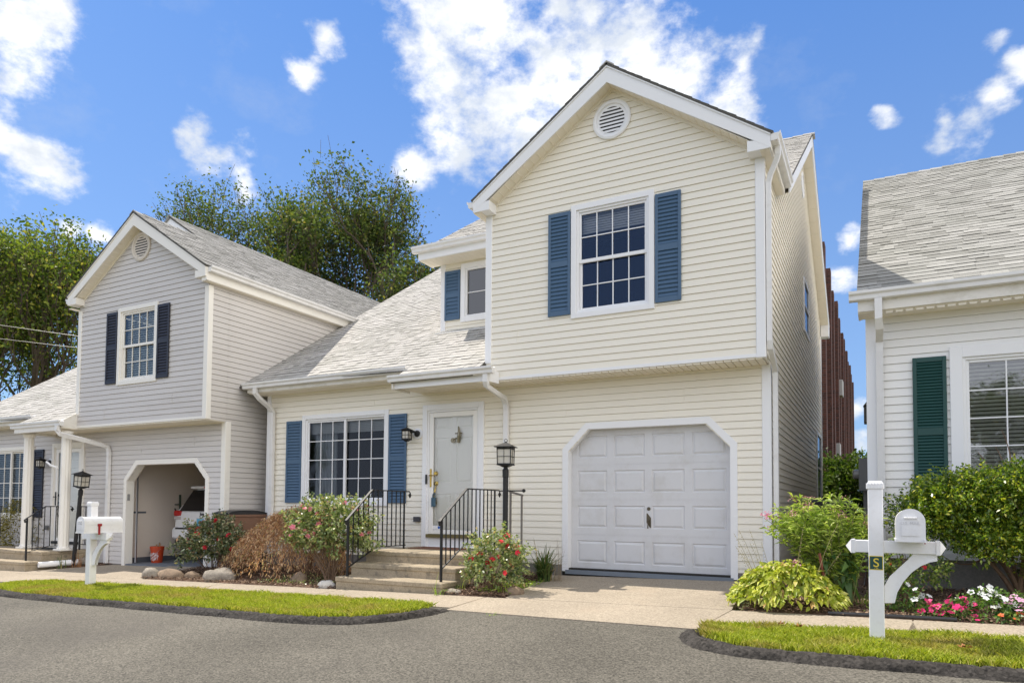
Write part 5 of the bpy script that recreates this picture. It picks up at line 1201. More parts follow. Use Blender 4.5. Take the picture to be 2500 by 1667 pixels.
m = MB(); m.tube([(-.146, 0, .33), (-.12, -.10, .22), (0, -.155, .16), (.12, -.10, .22), (.146, 0, .33)], .003, 5); m.build('handle', steel, bo)
lw = mat('logo_white', (.75, .7, .7), .5); z_, w_ = .145, .075
m = MB()
for (x0, x1, z0, z1) in ((-w_, w_, z_ - w_, z_ - w_ + .004), (-w_, w_, z_ + w_ - .004, z_ + w_), (-w_, -w_ + .004, z_ - w_, z_ + w_), (w_ - .004, w_, z_ - w_, z_ + w_)): m.box(x0 - .0, x1 - .0, -.142, -.14, z0, z1)
lo = m.build('logo_frame', lw, bo)
text('logo_text', 'THE\nHOME\nDEPOT', .052, lw, lo, FT(0, -.142, z_, rad(42)), .001, bold=.0015)
lo.rotation_euler = (0, 0, rad(32))
m = MB(); m.tube([(.0, 0, .1), (.04, .02, .45)], .008, 6); m.build('tool_handle', blackp, bo); m = MB(); m.tube([(.05, 0, .1), (.09, .0, .43)], .016, 6); m.tube([(-.05, 0, .1), (-.06, .03, .40)], .018, 6); m.build('wooden_handle', mat('wood_handle', (.35, .2, .09), .7), bo)
m = MB(); m.tube([(-12.63, .45, .9), (-12.6, .45, 1.12)], .03, 6); m.tube([(-12.63, .5, .98), (-12.85, .5, 1.0), (-12.80, .5, .85), (-12.72, .5, .78)], .012, 6)
# car
car = thing('car', (-12.05, .30, -.275), 'white sport utility vehicle parked in the open garage, its rear towards the driveway', 'car')
secs = [  # y, half widths (bottom, belt, roof), z bottom, belt, roof
    (.0, .80, .84, .55, .42, 1.02, 1.10), (.02, .93, .95, .78, .40, 1.10, 1.14), (.30, .96, .97, .62, .34, 1.14, 1.66), (.55, .97, .98, .66, .30, 1.14, 1.76), (1.5, .97, .98, .68, .28, 1.12, 1.80), (2.9, .97, .98, .66, .28, 1.08, 1.74), (3.5, .97, .97, .80, .28, 1.05, 1.15), (4.6, .93, .92, .70, .32, .90, 1.0), (4.85, .80, .80, .6, .38, .7, .8)]
m = MB(); rings = []
for (y, wb, wl, wr, zb, zl, zr__) in secs:
    pts = [(-wb * .85, zb), (-wb, zb + .1), (-wl, (zb + zl) / 2), (-wl * .985, zl), (-wr * 1.06, zl + (zr__ - zl) * .85), (-wr * .9, zr__)]
    pts = pts + [(-x, z) for x, z in pts[::-1]]; rings.append([(x, y, z) for x, z in pts])
n = len(rings[0]); vs = [p for r in rings for p in r]; fs = []
for i in range(len(rings) - 1):
    for j in range(n): fs.append((i*n+j, i*n+(j+1)%n, (i+1)*n+(j+1)%n, (i+1)*n+j))
fs += [tuple(range(n))[::-1], tuple(range((len(rings)-1)*n, len(rings)*n))]
m.mesh(vs, fs); m.build('body', carw, car)
m = MB(); m.mesh([(-.78, -.004, 1.15), (.78, -.004, 1.15), (.64, .245, 1.63), (-.64, .245, 1.63)], [(0, 1, 2, 3)])
for s_ in (-1, 1): m.mesh([(s_ * .985, .5, 1.17), (s_ * .985, 2.9, 1.15), (s_ * .74, 2.7, 1.62), (s_ * .74, .65, 1.66)], [(0, 1, 2, 3)])
m.build('rear_window', carglass, car)
m = MB(); m.cbox(-.66, .66, .18, .50, 1.66, 1.72, .015); sp_ = m.build('spoiler', carw, car); m = MB(); m.box(-.2, .2, .172, .19, 1.67, 1.70); m.build('brake_light', tailred, sp_)
m = MB(); m.cbox(-.97, .97, -.07, .35, .50, .78, .05); m.build('bumper', carw, car); m = MB(); m.cbox(-.82, .82, -.085, .2, .74, .775, .01); m.cbox(-.9, .9, -.03, .3, .33, .52, .03); m.build('bumper_trim', blackp, car)
for s_ in (-1, 1):
    m = MB(); m.cbox(min(s_ * .975, s_ * .72), max(s_ * .975, s_ * .72), -.012, .24, 1.03, 1.16, .02); tl = m.build('tail_light', tailred, car); m = MB(); m.cbox(min(s_ * .975, s_ * .72), max(s_ * .975, s_ * .72), -.008, .22, .95, 1.028, .012); m.build('reversing_light', mat('clear_light', (.5, .45, .43), .2), tl)
m = MB(); m.cbox(-.9, .9, -.004, .05, .78, .94, .01); m.build('tailgate_panel', carw, car)
m = MB(); m.cbox(-.17, .17, -.03, -.005, .80, 1.0, .004); pl = m.build('licence_plate', mat('plate_frame', (.5, .5, .52), .3), car); m = MB(); m.box(-.15, .15, -.033, -.029, .82, .98); m.build('plate_face', mat('plate_blue', (.12, .42, .62), .4), pl)
text('plate_text', 'CIL 1', .10, mat('plate_dark', (.03, .05, .10), .5), pl, FT(0, -.034, .895), .001)
text('badge', 'Jeep', .10, mat('badge_grey', (.08, .08, .085), .4), car, FT(.0, -.006, 1.085) , .004, bold=.002)
for yy in (.85, 3.85):
    for s_ in (-1, 1):
        m = MB(); m.lathe([(.2, -.12), (.35, -.11), (.37, -.06), (.37, .06), (.35, .11), (.2, .12)], (s_ * .86, yy, .37), 24, 'x'); ty = m.build('wheel', rubber, car); m = MB(); m.lathe([(.21, -.125), (.19, -.13), (.05, -.13)], (s_ * .86, yy, .37), 16, 'x'); m.build('rim', steel, ty)
m = MB(); m.cbox(-1.16, -1.02, 1.75, 1.85, 1.05, 1.25, .02); m.build('side_mirror', blackp, car)

m = MB(); m.box(-.012, .012, -.012, .012, 0, 1.32); m.box(-.20, -.176, -.012, .012, 0, 1.36); m.prism([(-.21, -.014, 1.36), (.02, -.014, 1.30), (.02, -.014, 1.33), (-.21, -.014, 1.39)], (0, .028, 0))
o = m.build('trellis', mat('grey_wood', (.20, .18, .16), .8, noise=.3, nscale=20)); o.location = (-3.39, -1.0, -.13); tag(o, 'weathered grey wooden plant frame behind the crimson rose bush, right of the lamp post', 'plant support')
m = MB(); m.tube([(0, 0, .32), (-.19, 0, .32), (-.19, 0, .24), (-.09, 0, .12), (.0, 0, .10)], .016, 6); m.tube([(.02, 0, .05), (.0, 0, .55)], .028, 6)
o = m.build('garden_tool', mat('tool_grip', (.02, .035, .02), .5)); o.location = (-13.16, .55, .70); o.scale = (1, 1, 1); tag(o, 'black D shaped tool handle on the garage wall, left of the parked car', 'tool')
# ================================================================== PLANTS
def path_bez(a, b, c, n=7):
    a, b, c = map(np.array, (a, b, c)); return [tuple((1-t)**2 * a + 2*t*(1-t) * b + t*t * c) for t in np.linspace(0, 1, n)]
def crown_pts(rnd, n, c, r, shell=.55, bottom=-1.0, lump=.18, seed=0):
    """points in a lumpy ellipsoid volume, denser towards its surface"""
    d = unit(rnd.normal(size=(int(n * 1.6), 3))); d = d[d[:, 2] > bottom][:n]
    rr = (shell + (1 - shell) * rnd.rand(len(d))) ; f = 1 + lump * np.sin(d[:, 0] * 5 + seed) * np.cos(d[:, 1] * 4 + d[:, 2] * 5 + seed * 2) + lump * .6 * np.sin(d[:, 2] * 9 + d[:, 0] * 7 + seed)
    return np.array(c) + d * (rr * f)[:, None] * np.array(r), d
def shoots(rnd, C, D, per, ln, spread, updir=.3):
    """leafy shoots at points C pointing along D: returns leaf positions and directions"""
    n = len(C); U = unit(D + np.array([0, 0, updir]) + rnd.normal(size=(n, 3)) * .5)
    t = rnd.rand(n, per); P = C[:, None, :] + U[:, None, :] * (t * ln)[..., None] + rnd.normal(size=(n, per, 3)) * spread
    T = U[:, None, :] * .7 + rnd.normal(size=(n, per, 3)) * .7
    return P.reshape(-1, 3), T.reshape(-1, 3)
def bush(name, base, c, r, nshoot, per, size, asp, leafm, stemm, label, cat='bush', group=None, seed=1, ln=.12, nst=14, fl=None, bottom=-.6, lump=.18, shell=.5, up=.8, droop=.15, spread=.012, sr=.008, stfrac=.6):
    rnd = np.random.RandomState(seed); o = thing(name, base, label, cat, group); b = np.array(base)
    C, D = crown_pts(rnd, nshoot, (0, 0, 0), r, shell, bottom, lump, seed); C = C + np.array(c) - b
    P, T = shoots(rnd, C, D, per, ln, spread)
    leaves('foliage', P, T, size, asp, leafm, o, rnd, up=up, droop=droop)
    mb = MB(); idx = rnd.choice(len(C), nst, replace=False)
    for i in idx:
        e = C[i] * np.array([1, 1, 1]); s_ = np.array([rnd.normal() * .05, rnd.normal() * .04, -.03]); mid = (s_ * (1 - stfrac) + e * stfrac) * np.array([.75, .75, 1]); mid[2] = max(mid[2], s_[2] + .3 * (e[2] - s_[2]))
        stems(mb, [path_bez(s_, mid, e)], sr, sr * .35)
    mb.build('stems', stemm, o)
    if fl:
        k, fr, fm, pos = fl
        F = [np.array(p) - b for p in pos] if pos is not None else [C[i] * 1.0 + D[i] * .05 for i in rnd.choice(np.where((D[:, 1] < .2) & (D[:, 2] > -.2))[0], k, replace=False)]
        flowers('flower', F, fr, fm, o, rnd)
    return o
rosel = leafmat('rose_leaf_dark', [(0, (.03, .055, .02)), (.45, (.12, .16, .06)), (.8, (.30, .32, .18)), (1, (.42, .24, .13))], .28, .15, spec=.8)
rosep = leafmat('rose_leaf_light', [(0, (.06, .10, .03)), (.45, (.22, .28, .09)), (.85, (.46, .50, .24)), (1, (.55, .36, .18))], .35, .25, spec=.6)
redf = leafmat('red_petal', [(0, (.50, .01, .03)), (1, (.80, .03, .06))], .5, .2, (1.2, 1, 1))
pinkf = leafmat('pink_petal', [(0, (.80, .12, .22)), (1, (.92, .40, .48))], .5, .2, (1.1, 1, 1))
mapl = leafmat('maple_leaf', [(0, (.24, .12, .07)), (.35, (.54, .34, .20)), (.7, (.74, .54, .33)), (.93, (.85, .70, .45)), (1, (.48, .48, .16))], .6, .35, (1.4, 1.0, .5))
def wpos(l): return [tuple(p) for p in l]
G0 = lambda x, y: (x, y, gz(x, y))
bush('rose_bush', G0(-9.65, -1.35), (-9.55, -1.4, .28), (.74, .5, .48), 900, 9, .055, .6, rosel, twig, 'dark glossy rose bush with red blooms between the open garage and the maple', 'rose bush', 'rose bushes', 3, fl=(17, .055, redf, None), nst=16)
bush('rose_bush', G0(-6.30, -1.85), (-6.45, -1.75, .60), (.88, .38, .55), 950, 9, .055, .6, rosep, twig, 'tall pink rose bush with bare brown stems, left of the front steps', 'rose bush', 'rose bushes', 4, fl=(34, .05, pinkf, None), nst=44, sr=.008)
bush('rose_bush', G0(-3.38, -1.85), (-3.36, -1.87, .24), (.46, .32, .42), 420, 9, .05, .6, rosep, twig, 'small upright rose bush with crimson blooms, right of the front steps', 'rose bush', 'rose bushes', 5, fl=(16, .05, redf, None), nst=22)
# weeping maple
def weeping(base, seed):
    rnd = np.random.RandomState(seed); o = thing('maple_bush', base, 'low weeping maple with fine rust brown foliage, between the boulder and the pink roses', 'maple'); b = np.array(base)
    P = []; T = []; mb = MB(); n = 620
    top = np.array([.45, .10, 1.20])
    for i in range(n):
        a = rnd.rand() * 2 * math.pi; rr = (.25 + .75 * rnd.rand() ** .6); e = np.array([math.cos(a) * 1.55 * rr * (1.15 if math.cos(a) < 0 else .7), math.sin(a) * .85 * rr, 0])
        e[2] = max(.02, 1.12 * (1 - rr ** 1.7) + rnd.normal() * .04); e[0] += .15 * (1 - rr)
        s_ = top * np.array([1, 1, .82]) * (1 - rr * .35) + np.array([math.cos(a), math.sin(a) * .6, 0]) * .25 * rr; s_[2] = 1.20 * (1 - (rr * .55) ** 2) ; s_[0] = .45 * (1 - rr) + e[0] * .45; s_[1] = e[1] * .45
        mid = (s_ + e) / 2 + np.array([0, 0, .16]); pts = path_bez(s_, mid, e, 8)
        if i % 9 == 0: stems(mb, [pts], .006, .002, 4)
        k = 58; t = rnd.rand(k) ** .75; pa = np.array(pts); ii = np.clip((t * 7).astype(int), 0, 6); fr = (t * 7 - ii)[:, None]; q = pa[ii] * (1 - fr) + pa[ii + 1] * fr + rnd.normal(size=(k, 3)) * .028
        d = unit(pa[ii + 1] - pa[ii]) * .6 + np.array([0, 0, -.3]) + rnd.normal(size=(k, 3)) * .55
        P.append(q); T.append(d)
    leaves('foliage', np.concatenate(P), np.concatenate(T), .045, .26, mapl, o, rnd, up=.7, droop=.25, jit=.5)
    stems(mb, [[(.2, .05, -.05), (.3, .05, .4), (.42, .1, .8), (.45, .1, 1.15)]], .05, .02, 8); mb.build('stems', twig, o)
weeping((-7.62, -1.30, -.22), 8)
# strap-leaved tuft and weeds
def tuft(base, n, h, w, m, label, seed, cat='grass clump', name='lily_clump', spread=.5, group=None):
    rnd = np.random.RandomState(seed); V = []; F = []
    for i in range(n):
        a = rnd.rand() * 6.28; l = h * (.5 + .6 * rnd.rand()); sp = spread * (.3 + rnd.rand()); d = np.array([math.cos(a), math.sin(a)]); s_ = np.array([-d[1], d[0]]); bx = rnd.normal(size=2) * .04
        k = 6; i0 = len(V)
        for j in range(k + 1):
            t = j / k; z = l * (t * 1.25 - .62 * t * t * sp * 1.6); q = bx + d * l * sp * t ** 1.4; ww = w * (1 - t) ** .6 * .5 + .0005
            V += [(q[0] + s_[0] * ww, q[1] + s_[1] * ww, z), (q[0] - s_[0] * ww, q[1] - s_[1] * ww, z)]
        for j in range(k): F.append((i0 + 2*j, i0 + 2*j + 1, i0 + 2*j + 3, i0 + 2*j + 2))
    o = npmesh(name, np.array(V), np.array(F), m); o.location = base; return tag(o, label, cat, group)
strap = leafmat('strap_leaf', [(0, (.04, .08, .02)), (.7, (.12, .17, .05)), (1, (.35, .25, .11))], .5, .25)
freshg = leafmat('fresh_grass', [(0, (.16, .28, .03)), (1, (.35, .42, .08))], .5, .4)
tuft(G0(-3.15, -.70), 170, .62, .022, strap, 'dark strap leaved clump with dry stalks, left of the closed garage door', 3, spread=.75)
tuft(G0(-2.98, -.62), 16, .75, .005, mat('dry_stalk', (.30, .22, .13), .8), 'dry brown stalks rising from the dark strap leaved clump', 13, 'dry stalks', 'dry_stalks', .25)
tuft(G0(-4.0, -2.3), 9, .30, .012, freshg, 'bright green weed at the right foot of the front steps', 4, 'weed', 'weed', .8)
tuft(G0(-3.9, -1.95), 8, .2, .01, freshg, 'small green weed in mulch behind the flat grey stone', 5, 'weed', 'weed', .7)
tuft(G0(-14.15, -1.55), 9, .38, .018, strap, 'green weed beside the leaning lamp post', 6, 'weed', 'weed', .4)
tuft(G0(-13.95, -1.3), 26, .38, .008, mat('rusty_weed', (.32, .15, .06), .8), 'rusty dried weed right of the leaning lamp post', 7, 'weed', 'weed', .6)
tuft(G0(1.2, -1.7), 26, .22, .008, freshg, 'grass tuft in the mulch left of the right mailbox post', 8, 'weed', 'weed', .6)
tuft(G0(-2.55, -3.32), 14, .06, .006, freshg, 'tiny weed in the joint between driveway and road', 9, 'weed', 'weed', 1.0)
# groundcover at the foot of roses
rnd = np.random.RandomState(77)
for j, (x0, x1, y0, y1, n) in enumerate([(-7.6, -6.0, -2.2, -1.3, 700), (-3.55, -3.0, -2.1, -1.0, 700), (1.2, 2.0, -2.1, -1.5, 260)]):
    P = np.stack([x0 + rnd.rand(n) * (x1 - x0), y0 + rnd.rand(n) * (y1 - y0), np.zeros(n)], 1); P[:, 2] = gza(P[:, 0], P[:, 1]) + .03 + rnd.rand(n) * .05
    o = leaves('ground_cover', P, unit(rnd.normal(size=(n, 3)) + np.array([0, 0, .8])), .035, .5, freshg if j else rosep, None, rnd, up=1.2)
    tag(o, ['low green ground cover under the pink roses', 'low bright weeds under the crimson rose bush', 'sparse green seedlings in the right bed'][j], 'ground cover', kind='stuff')
# hosta
def hosta(base, seed):
    rnd = np.random.RandomState(seed); o = thing('hosta', base, 'broad mound of yellow green hosta leaves at the right corner of the driveway', 'hosta'); V = []; F = []
    for i in range(1900):
        a = rnd.rand() * 6.28; r = .60 * rnd.rand() ** .5; z = .46 * (1 - (r / .64) ** 2.4) * (.82 + .22 * rnd.rand()) + .04; q = np.array([math.cos(a) * r, math.sin(a) * r * .62, z])
        q = q + .025 * np.array([math.sin(a * 7 + 3), math.cos(a * 5), math.sin(a * 9 + r * 14)])
        d = unit(np.array([[math.cos(a) * .8, math.sin(a) * .8 - .2, -.15 - r * .5]]) + rnd.normal(size=(1, 3)) * .7)[0]; L_ = .085 * (.6 + .6 * rnd.rand()); w = .043 * (.6 + .6 * rnd.rand())
        nrm_ = np.array([math.cos(a) * r * 1.2, math.sin(a) * r * 1.2 - .25, .7]) + rnd.normal(size=3) * .4
        s_ = np.cross(d, nrm_); s_ /= np.linalg.norm(s_) + 1e-9; nn = np.cross(s_, d); nn *= np.sign(nn[2] + 1e-9); i0 = len(V)
        ws = [.1, .75, 1, .8, .45, .02]
        for j, ww in enumerate(ws):
            t = j / 5; c_ = q + d * L_ * t - np.array([0, 0, 1]) * L_ * .3 * t * t; V += [tuple(c_ + s_ * w * .5 * ww + nn * .01 * ww), tuple(c_), tuple(c_ - s_ * w * .5 * ww + nn * .01 * ww)]
        for j in range(5):
            k = i0 + 3 * j; F += [(k, k + 1, k + 4, k + 3), (k + 1, k + 2, k + 5, k + 4)]
    npmesh('foliage', np.array(V), np.array(F), leafmat('hosta_leaf', [(0, (.16, .23, .02)), (.35, (.36, .42, .04)), (.75, (.56, .58, .08)), (.93, (.72, .70, .22)), (1, (.50, .30, .10))], .4, .3, (1.3, 1.4, .5)), o, smooth=False)
    mb = MB()
    for k in range(12):
        a = rnd.rand() * 6.28; x, y = math.cos(a) * .45, math.sin(a) * .2; h = .6 + .5 * rnd.rand(); stems(mb, [path_bez((x * .6, y * .6, .1), (x * .8, y, h * .6), (x * 1.25, y * 1.3, h), 6)], .004, .0015, 4)
        for j in range(8):
            t = .55 + .45 * j / 8; mb.lathe([(.001, 0), (.006, .006), (.001, .012)], (x * (.6 + .65 * t) , y * (.6 + .7 * t), .1 + (h - .1) * t), 5)
    mb.build('flower_stalks', mat('hosta_stalk', (.35, .30, .15), .7), o)
hosta((.42, -1.98, gz(.42, -1.98)), 9)
# swamp milkweed: tall leafy stems with pinkish heads
def milkweed(base, seed):
    rnd = np.random.RandomState(seed); o = thing('milkweed', base, 'tall leafy plant with dusty pink flower heads between the yellow and white houses', 'tall plant'); mb = MB(); P = []; T = []; H = []
    for i in range(85):
        a = rnd.rand() * 6.28; r = rnd.rand() ** .5; e = np.array([math.cos(a) * .62 * r - .05, math.sin(a) * .28 * r, .04 + 1.02 + .24 * rnd.rand() - .25 * r * r]); s_ = np.array([.16 + rnd.normal() * .09, rnd.normal() * .06, 0])
        pts = path_bez(s_, (s_[0] * .6 + e[0] * .4, e[1] * .3, .6), e, 8); stems(mb, [pts], .006, .003, 5); pa = np.array(pts)
        k = 60; t = .25 + .75 * rnd.rand(k) ** .8; ii = np.clip((t * 7).astype(int), 0, 6); fr = (t * 7 - ii)[:, None]; P.append(pa[ii] * (1 - fr) + pa[ii + 1] * fr); dd = rnd.normal(size=(k, 3)); dd[:, 2] = .55 + .4 * rnd.rand(k); T.append(dd)
        if i % 3 == 0: H.append(e)
    leaves('foliage', np.concatenate(P), np.concatenate(T), .115, .17, leafmat('milkweed_leaf', [(0, (.13, .20, .03)), (.5, (.32, .42, .07)), (1, (.58, .62, .17))], .5, .35), o, rnd, up=.5, droop=.35)
    # lower, wider leaves
    n = 90; Q = np.stack([.16 + rnd.normal(size=n) * .10, rnd.normal(size=n) * .08, .25 + rnd.rand(n) * .4], 1); leaves('foliage', Q, unit(rnd.normal(size=(n, 3)) + np.array([0, 0, -.3])), .17, .42, leafmat('wide_leaf', [(0, (.04, .10, .03)), (1, (.12, .20, .06))], .4, .3), o, rnd, droop=.6)
    dusty = leafmat('dusty_pink', [(0, (.30, .14, .10)), (.6, (.50, .24, .22)), (1, (.70, .40, .42))], .7, .1, (1, 1, 1)); fresh = leafmat('fresh_pink', [(0, (.75, .25, .42)), (1, (.9, .5, .62))], .7, .1, (1, 1, 1))
    for h in H: hp = np.array(h) + rnd.normal(size=(26, 3)) * np.array([.03, .03, .018]); leaves('flower_head', hp, rnd.normal(size=hp.shape) + np.array([0, 0, .6]), .02, .7, dusty, o, rnd)
    for h in ((-.60, -.1, 1.02), (-.28, -.2, .50)): hp = np.array(h) + rnd.normal(size=(40, 3)) * np.array([.028, .028, .018]); leaves('flower_head', hp, rnd.normal(size=hp.shape) + np.array([0, 0, .6]), .026, .8, fresh, o, rnd, )
    mb.build('stems', mat('green_stem', (.14, .16, .05), .7), o)
    return o
milkweed((.80, -1.75, gz(.8, -1.75)), 12)
def stake(x, y, h, dx, label):
    m = MB(); m.tube([(0, 0, -.02), (dx, .02, h)], .016, 6); o = m.build('garden_stake', mat('rust_stake', (.20, .055, .03), .7)); o.location = (x, y, gz(x, y)); tag(o, label, 'stake', 'rust red plant stakes')
stake(.86, -1.98, .62, -.10, 'leaning rust red stake at the right edge of the hosta'); stake(1.07, -1.6, .7, .02, 'upright rust red stake among the stems of the tall pink plant')
# big shrub in front of the white house
holly = leafmat('shrub_leaf', [(0, (.04, .08, .012)), (.4, (.13, .22, .025)), (.8, (.30, .38, .04)), (1, (.55, .50, .06))], .3, .3, (1.5, 1.7, .6), spec=.7)
def shrub():
    base = (2.72, -.85, gz(2.72, -.85)); rnd = np.random.RandomState(31); o = thing('shrub', base, 'large glossy green shrub in front of the window of the white house', 'shrub'); b = np.array(base)
    blobs = [((2.15, -1.0, 1.10), (.62, .42, .30), 1500), ((2.85, -.95, 1.18), (.75, .5, .36), 1900), ((3.6, -.9, 1.1), (.6, .5, .45), 900), ((1.78, -1.1, .88), (.34, .3, .22), 420), ((2.35, -1.1, .78), (.5, .3, .22), 620), ((3.0, -1.2, .72), (.5, .3, .2), 450), ((3.15, -1.1, .45), (.45, .3, .28), 380), ((2.45, -1.25, .62), (.35, .22, .16), 260)]
    Ps = []; Ts = []
    for i, (c, r, n) in enumerate(blobs):
        C, D = crown_pts(rnd, n, (0, 0, 0), r, .45, -.9, .2, i); C = C + np.array(c) - b; P, T = shoots(rnd, C, D, 9, .10, .014, .6); Ps.append(P); Ts.append(T)
    leaves('foliage', np.concatenate(Ps), np.concatenate(Ts), .042, .5, holly, o, rnd, up=.9)
    P, T = [], []
    C, D = crown_pts(rnd, 240, (0, 0, 0), (.22, .2, .55), .2, -1, .2, 9); C = C + np.array((3.0, -.75, .42)) - b; P, T = shoots(rnd, C, D, 9, .09, .02); leaves('foliage', P, T, .04, .55, rosel, o, rnd)
    mb = MB()
    for e in [(1.9, -1.0, .9), (2.2, -1.1, 1.0), (2.5, -1.0, .95), (2.8, -1.1, 1.1), (3.2, -1, 1.0), (3.5, -.9, 1.1), (2.35, -.8, .7), (3.0, -.7, 1.2), (2.1, -.9, .75)]:
        e = np.array(e) - b; stems(mb, [path_bez((rnd.normal() * .04, rnd.normal() * .04, -.05), (e[0] * .25, e[1] * .4, e[2] * .55), e, 8)], .03, .008, 6)
        for _ in range(3):
            f_ = e * .75 + rnd.normal(size=3) * .12; g2 = e + rnd.normal(size=3) * np.array([.25, .2, .12]); stems(mb, [path_bez(e * .6, f_, g2, 5)], .009, .003, 4)
    for e in [(2.55, -.55, 1.75), (2.62, -.5, 1.95), (2.38, -.52, 1.7), (2.72, -.5, 1.7)]: 
        e = np.array(e) - b; stems(mb, [path_bez((0, .1, .8), e * .8 + np.array([.1, .05, .1]), e, 8)], .012, .003, 5)
    mb.build('stems', twig, o)
shrub()
bush('rose_bush', G0(1.62, -1.35), (1.62, -1.4, .38), (.36, .25, .34), 220, 8, .045, .6, leafmat('airy_leaf', [(0, (.06, .12, .03)), (.6, (.18, .25, .06)), (1, (.35, .35, .12))], .4, .35), twig, 'airy light green bush behind the right mailbox post', 'bush', None, 15, nst=14, fl=(2, .03, redf, None))
# impatiens
white_f = leafmat('white_petal', [(0, (.80, .78, .80)), (1, (.9, .9, .9))], .5, .15, (1, 1, 1)); mag = leafmat('magenta_petal', [(0, (.60, .01, .12)), (1, (.85, .05, .25))], .5, .2, (1.1, 1, 1)); orf = leafmat('orange_petal', [(0, (.85, .10, .02)), (1, (.9, .2, .05))], .5, .2, (1, 1, 1)); lil = leafmat('lilac_petal', [(0, (.75, .35, .6)), (1, (.85, .5, .7))], .5, .2, (1, 1, 1))
impl = leafmat('annual_leaf', [(0, (.03, .08, .015)), (.6, (.10, .19, .04)), (1, (.22, .30, .07))], .4, .3)
def annual(x, y, r, h, n, fm, nf, fs, label, seed):
    b = G0(x, y); rnd = np.random.RandomState(seed); o = thing('annual_flower', b, label, 'flower', 'bedding flowers along the sidewalk')
    C, D = crown_pts(rnd, n, (0, 0, h * .45), (r, r * .8, h * .6), .4, -.5, .15, seed); C[:, 2] = np.maximum(C[:, 2], .01); leaves('foliage', C, D + rnd.normal(size=D.shape) * .5, .05, .5, impl, o, rnd, up=1.0, droop=.3)
    up_ = np.where((D[:, 2] > -.1) & (D[:, 1] < .5))[0]; idx = rnd.choice(up_, min(nf, len(up_)), replace=False); flowers('flower', [C[i] * .97 + D[i] * .035 for i in idx], fs, fm, o, rnd, 5, 1)
    mb = MB(); stems(mb, [path_bez((0, 0, 0), C[i] * .4, C[i], 4) for i in idx[:8]], .005, .002, 4); mb.build('stems', mat('soft_stem', (.15, .2, .08), .6), o); return o
annual(1.55, -1.9, .22, .34, 330, white_f, 9, .038, 'white flowering mound just right of the mailbox post', 21)
annual(1.80, -2.12, .13, .15, 130, mag, 11, .034, 'small magenta flowers, left end of the row under the arm of the right mailbox', 22)
annual(1.95, -2.15, .14, .14, 140, mag, 11, .034, 'magenta flowers in the middle of the low row, beside the white mound', 23)
annual(2.06, -2.10, .12, .22, 140, mag, 14, .033, 'taller magenta flowers touching the left edge of the large white mound', 24)
annual(2.30, -1.95, .26, .30, 480, white_f, 26, .037, 'large mound of white flowers in front of the shrub trunk', 25)
annual(2.55, -2.05, .20, .28, 260, lil, 12, .04, 'pale pink flowers at the right edge of the picture', 26)
annual(2.42, -2.22, .10, .14, 90, orf, 4, .03, 'orange flowers at the sidewalk edge near the right side of the picture', 27)
annual(2.9, -2.0, .24, .28, 260, white_f, 10, .036, 'white flowers beyond the pale pink ones at the far right', 28)
annual(2.20, -2.24, .06, .08, 40, mag, 3, .028, 'single low magenta flower hanging over the sidewalk edge', 29)
# round evergreen at far left, vine bush behind
bush('evergreen_bush', G0(-17.3, -.5), (-17.25, -.35, .35), (1.05, .75, .95), 2600, 7, .05, .35, leafmat('gold_evergreen', [(0, (.06, .05, .015)), (.5, (.20, .17, .03)), (1, (.40, .33, .06))], .6, .2), twig, 'rounded golden brown evergreen behind the porch railing at the far left', 'bush', None, 41, lump=.05, shell=.75, ln=.06, bottom=-1)
bush('hedge', (.7, 10.6, .4), (.75, 10.7, 1.2), (1.1, .8, 1.25), 3000, 7, .09, .7, leafmat('vine_leaf', [(0, (.02, .05, .01)), (.6, (.09, .15, .02)), (1, (.22, .28, .05))], .5, .3), twig, 'leafy green hedge at the end of the passage, in front of the brick building', 'hedge', None, 42, lump=.15, shell=.5, bottom=-1, ln=.2)
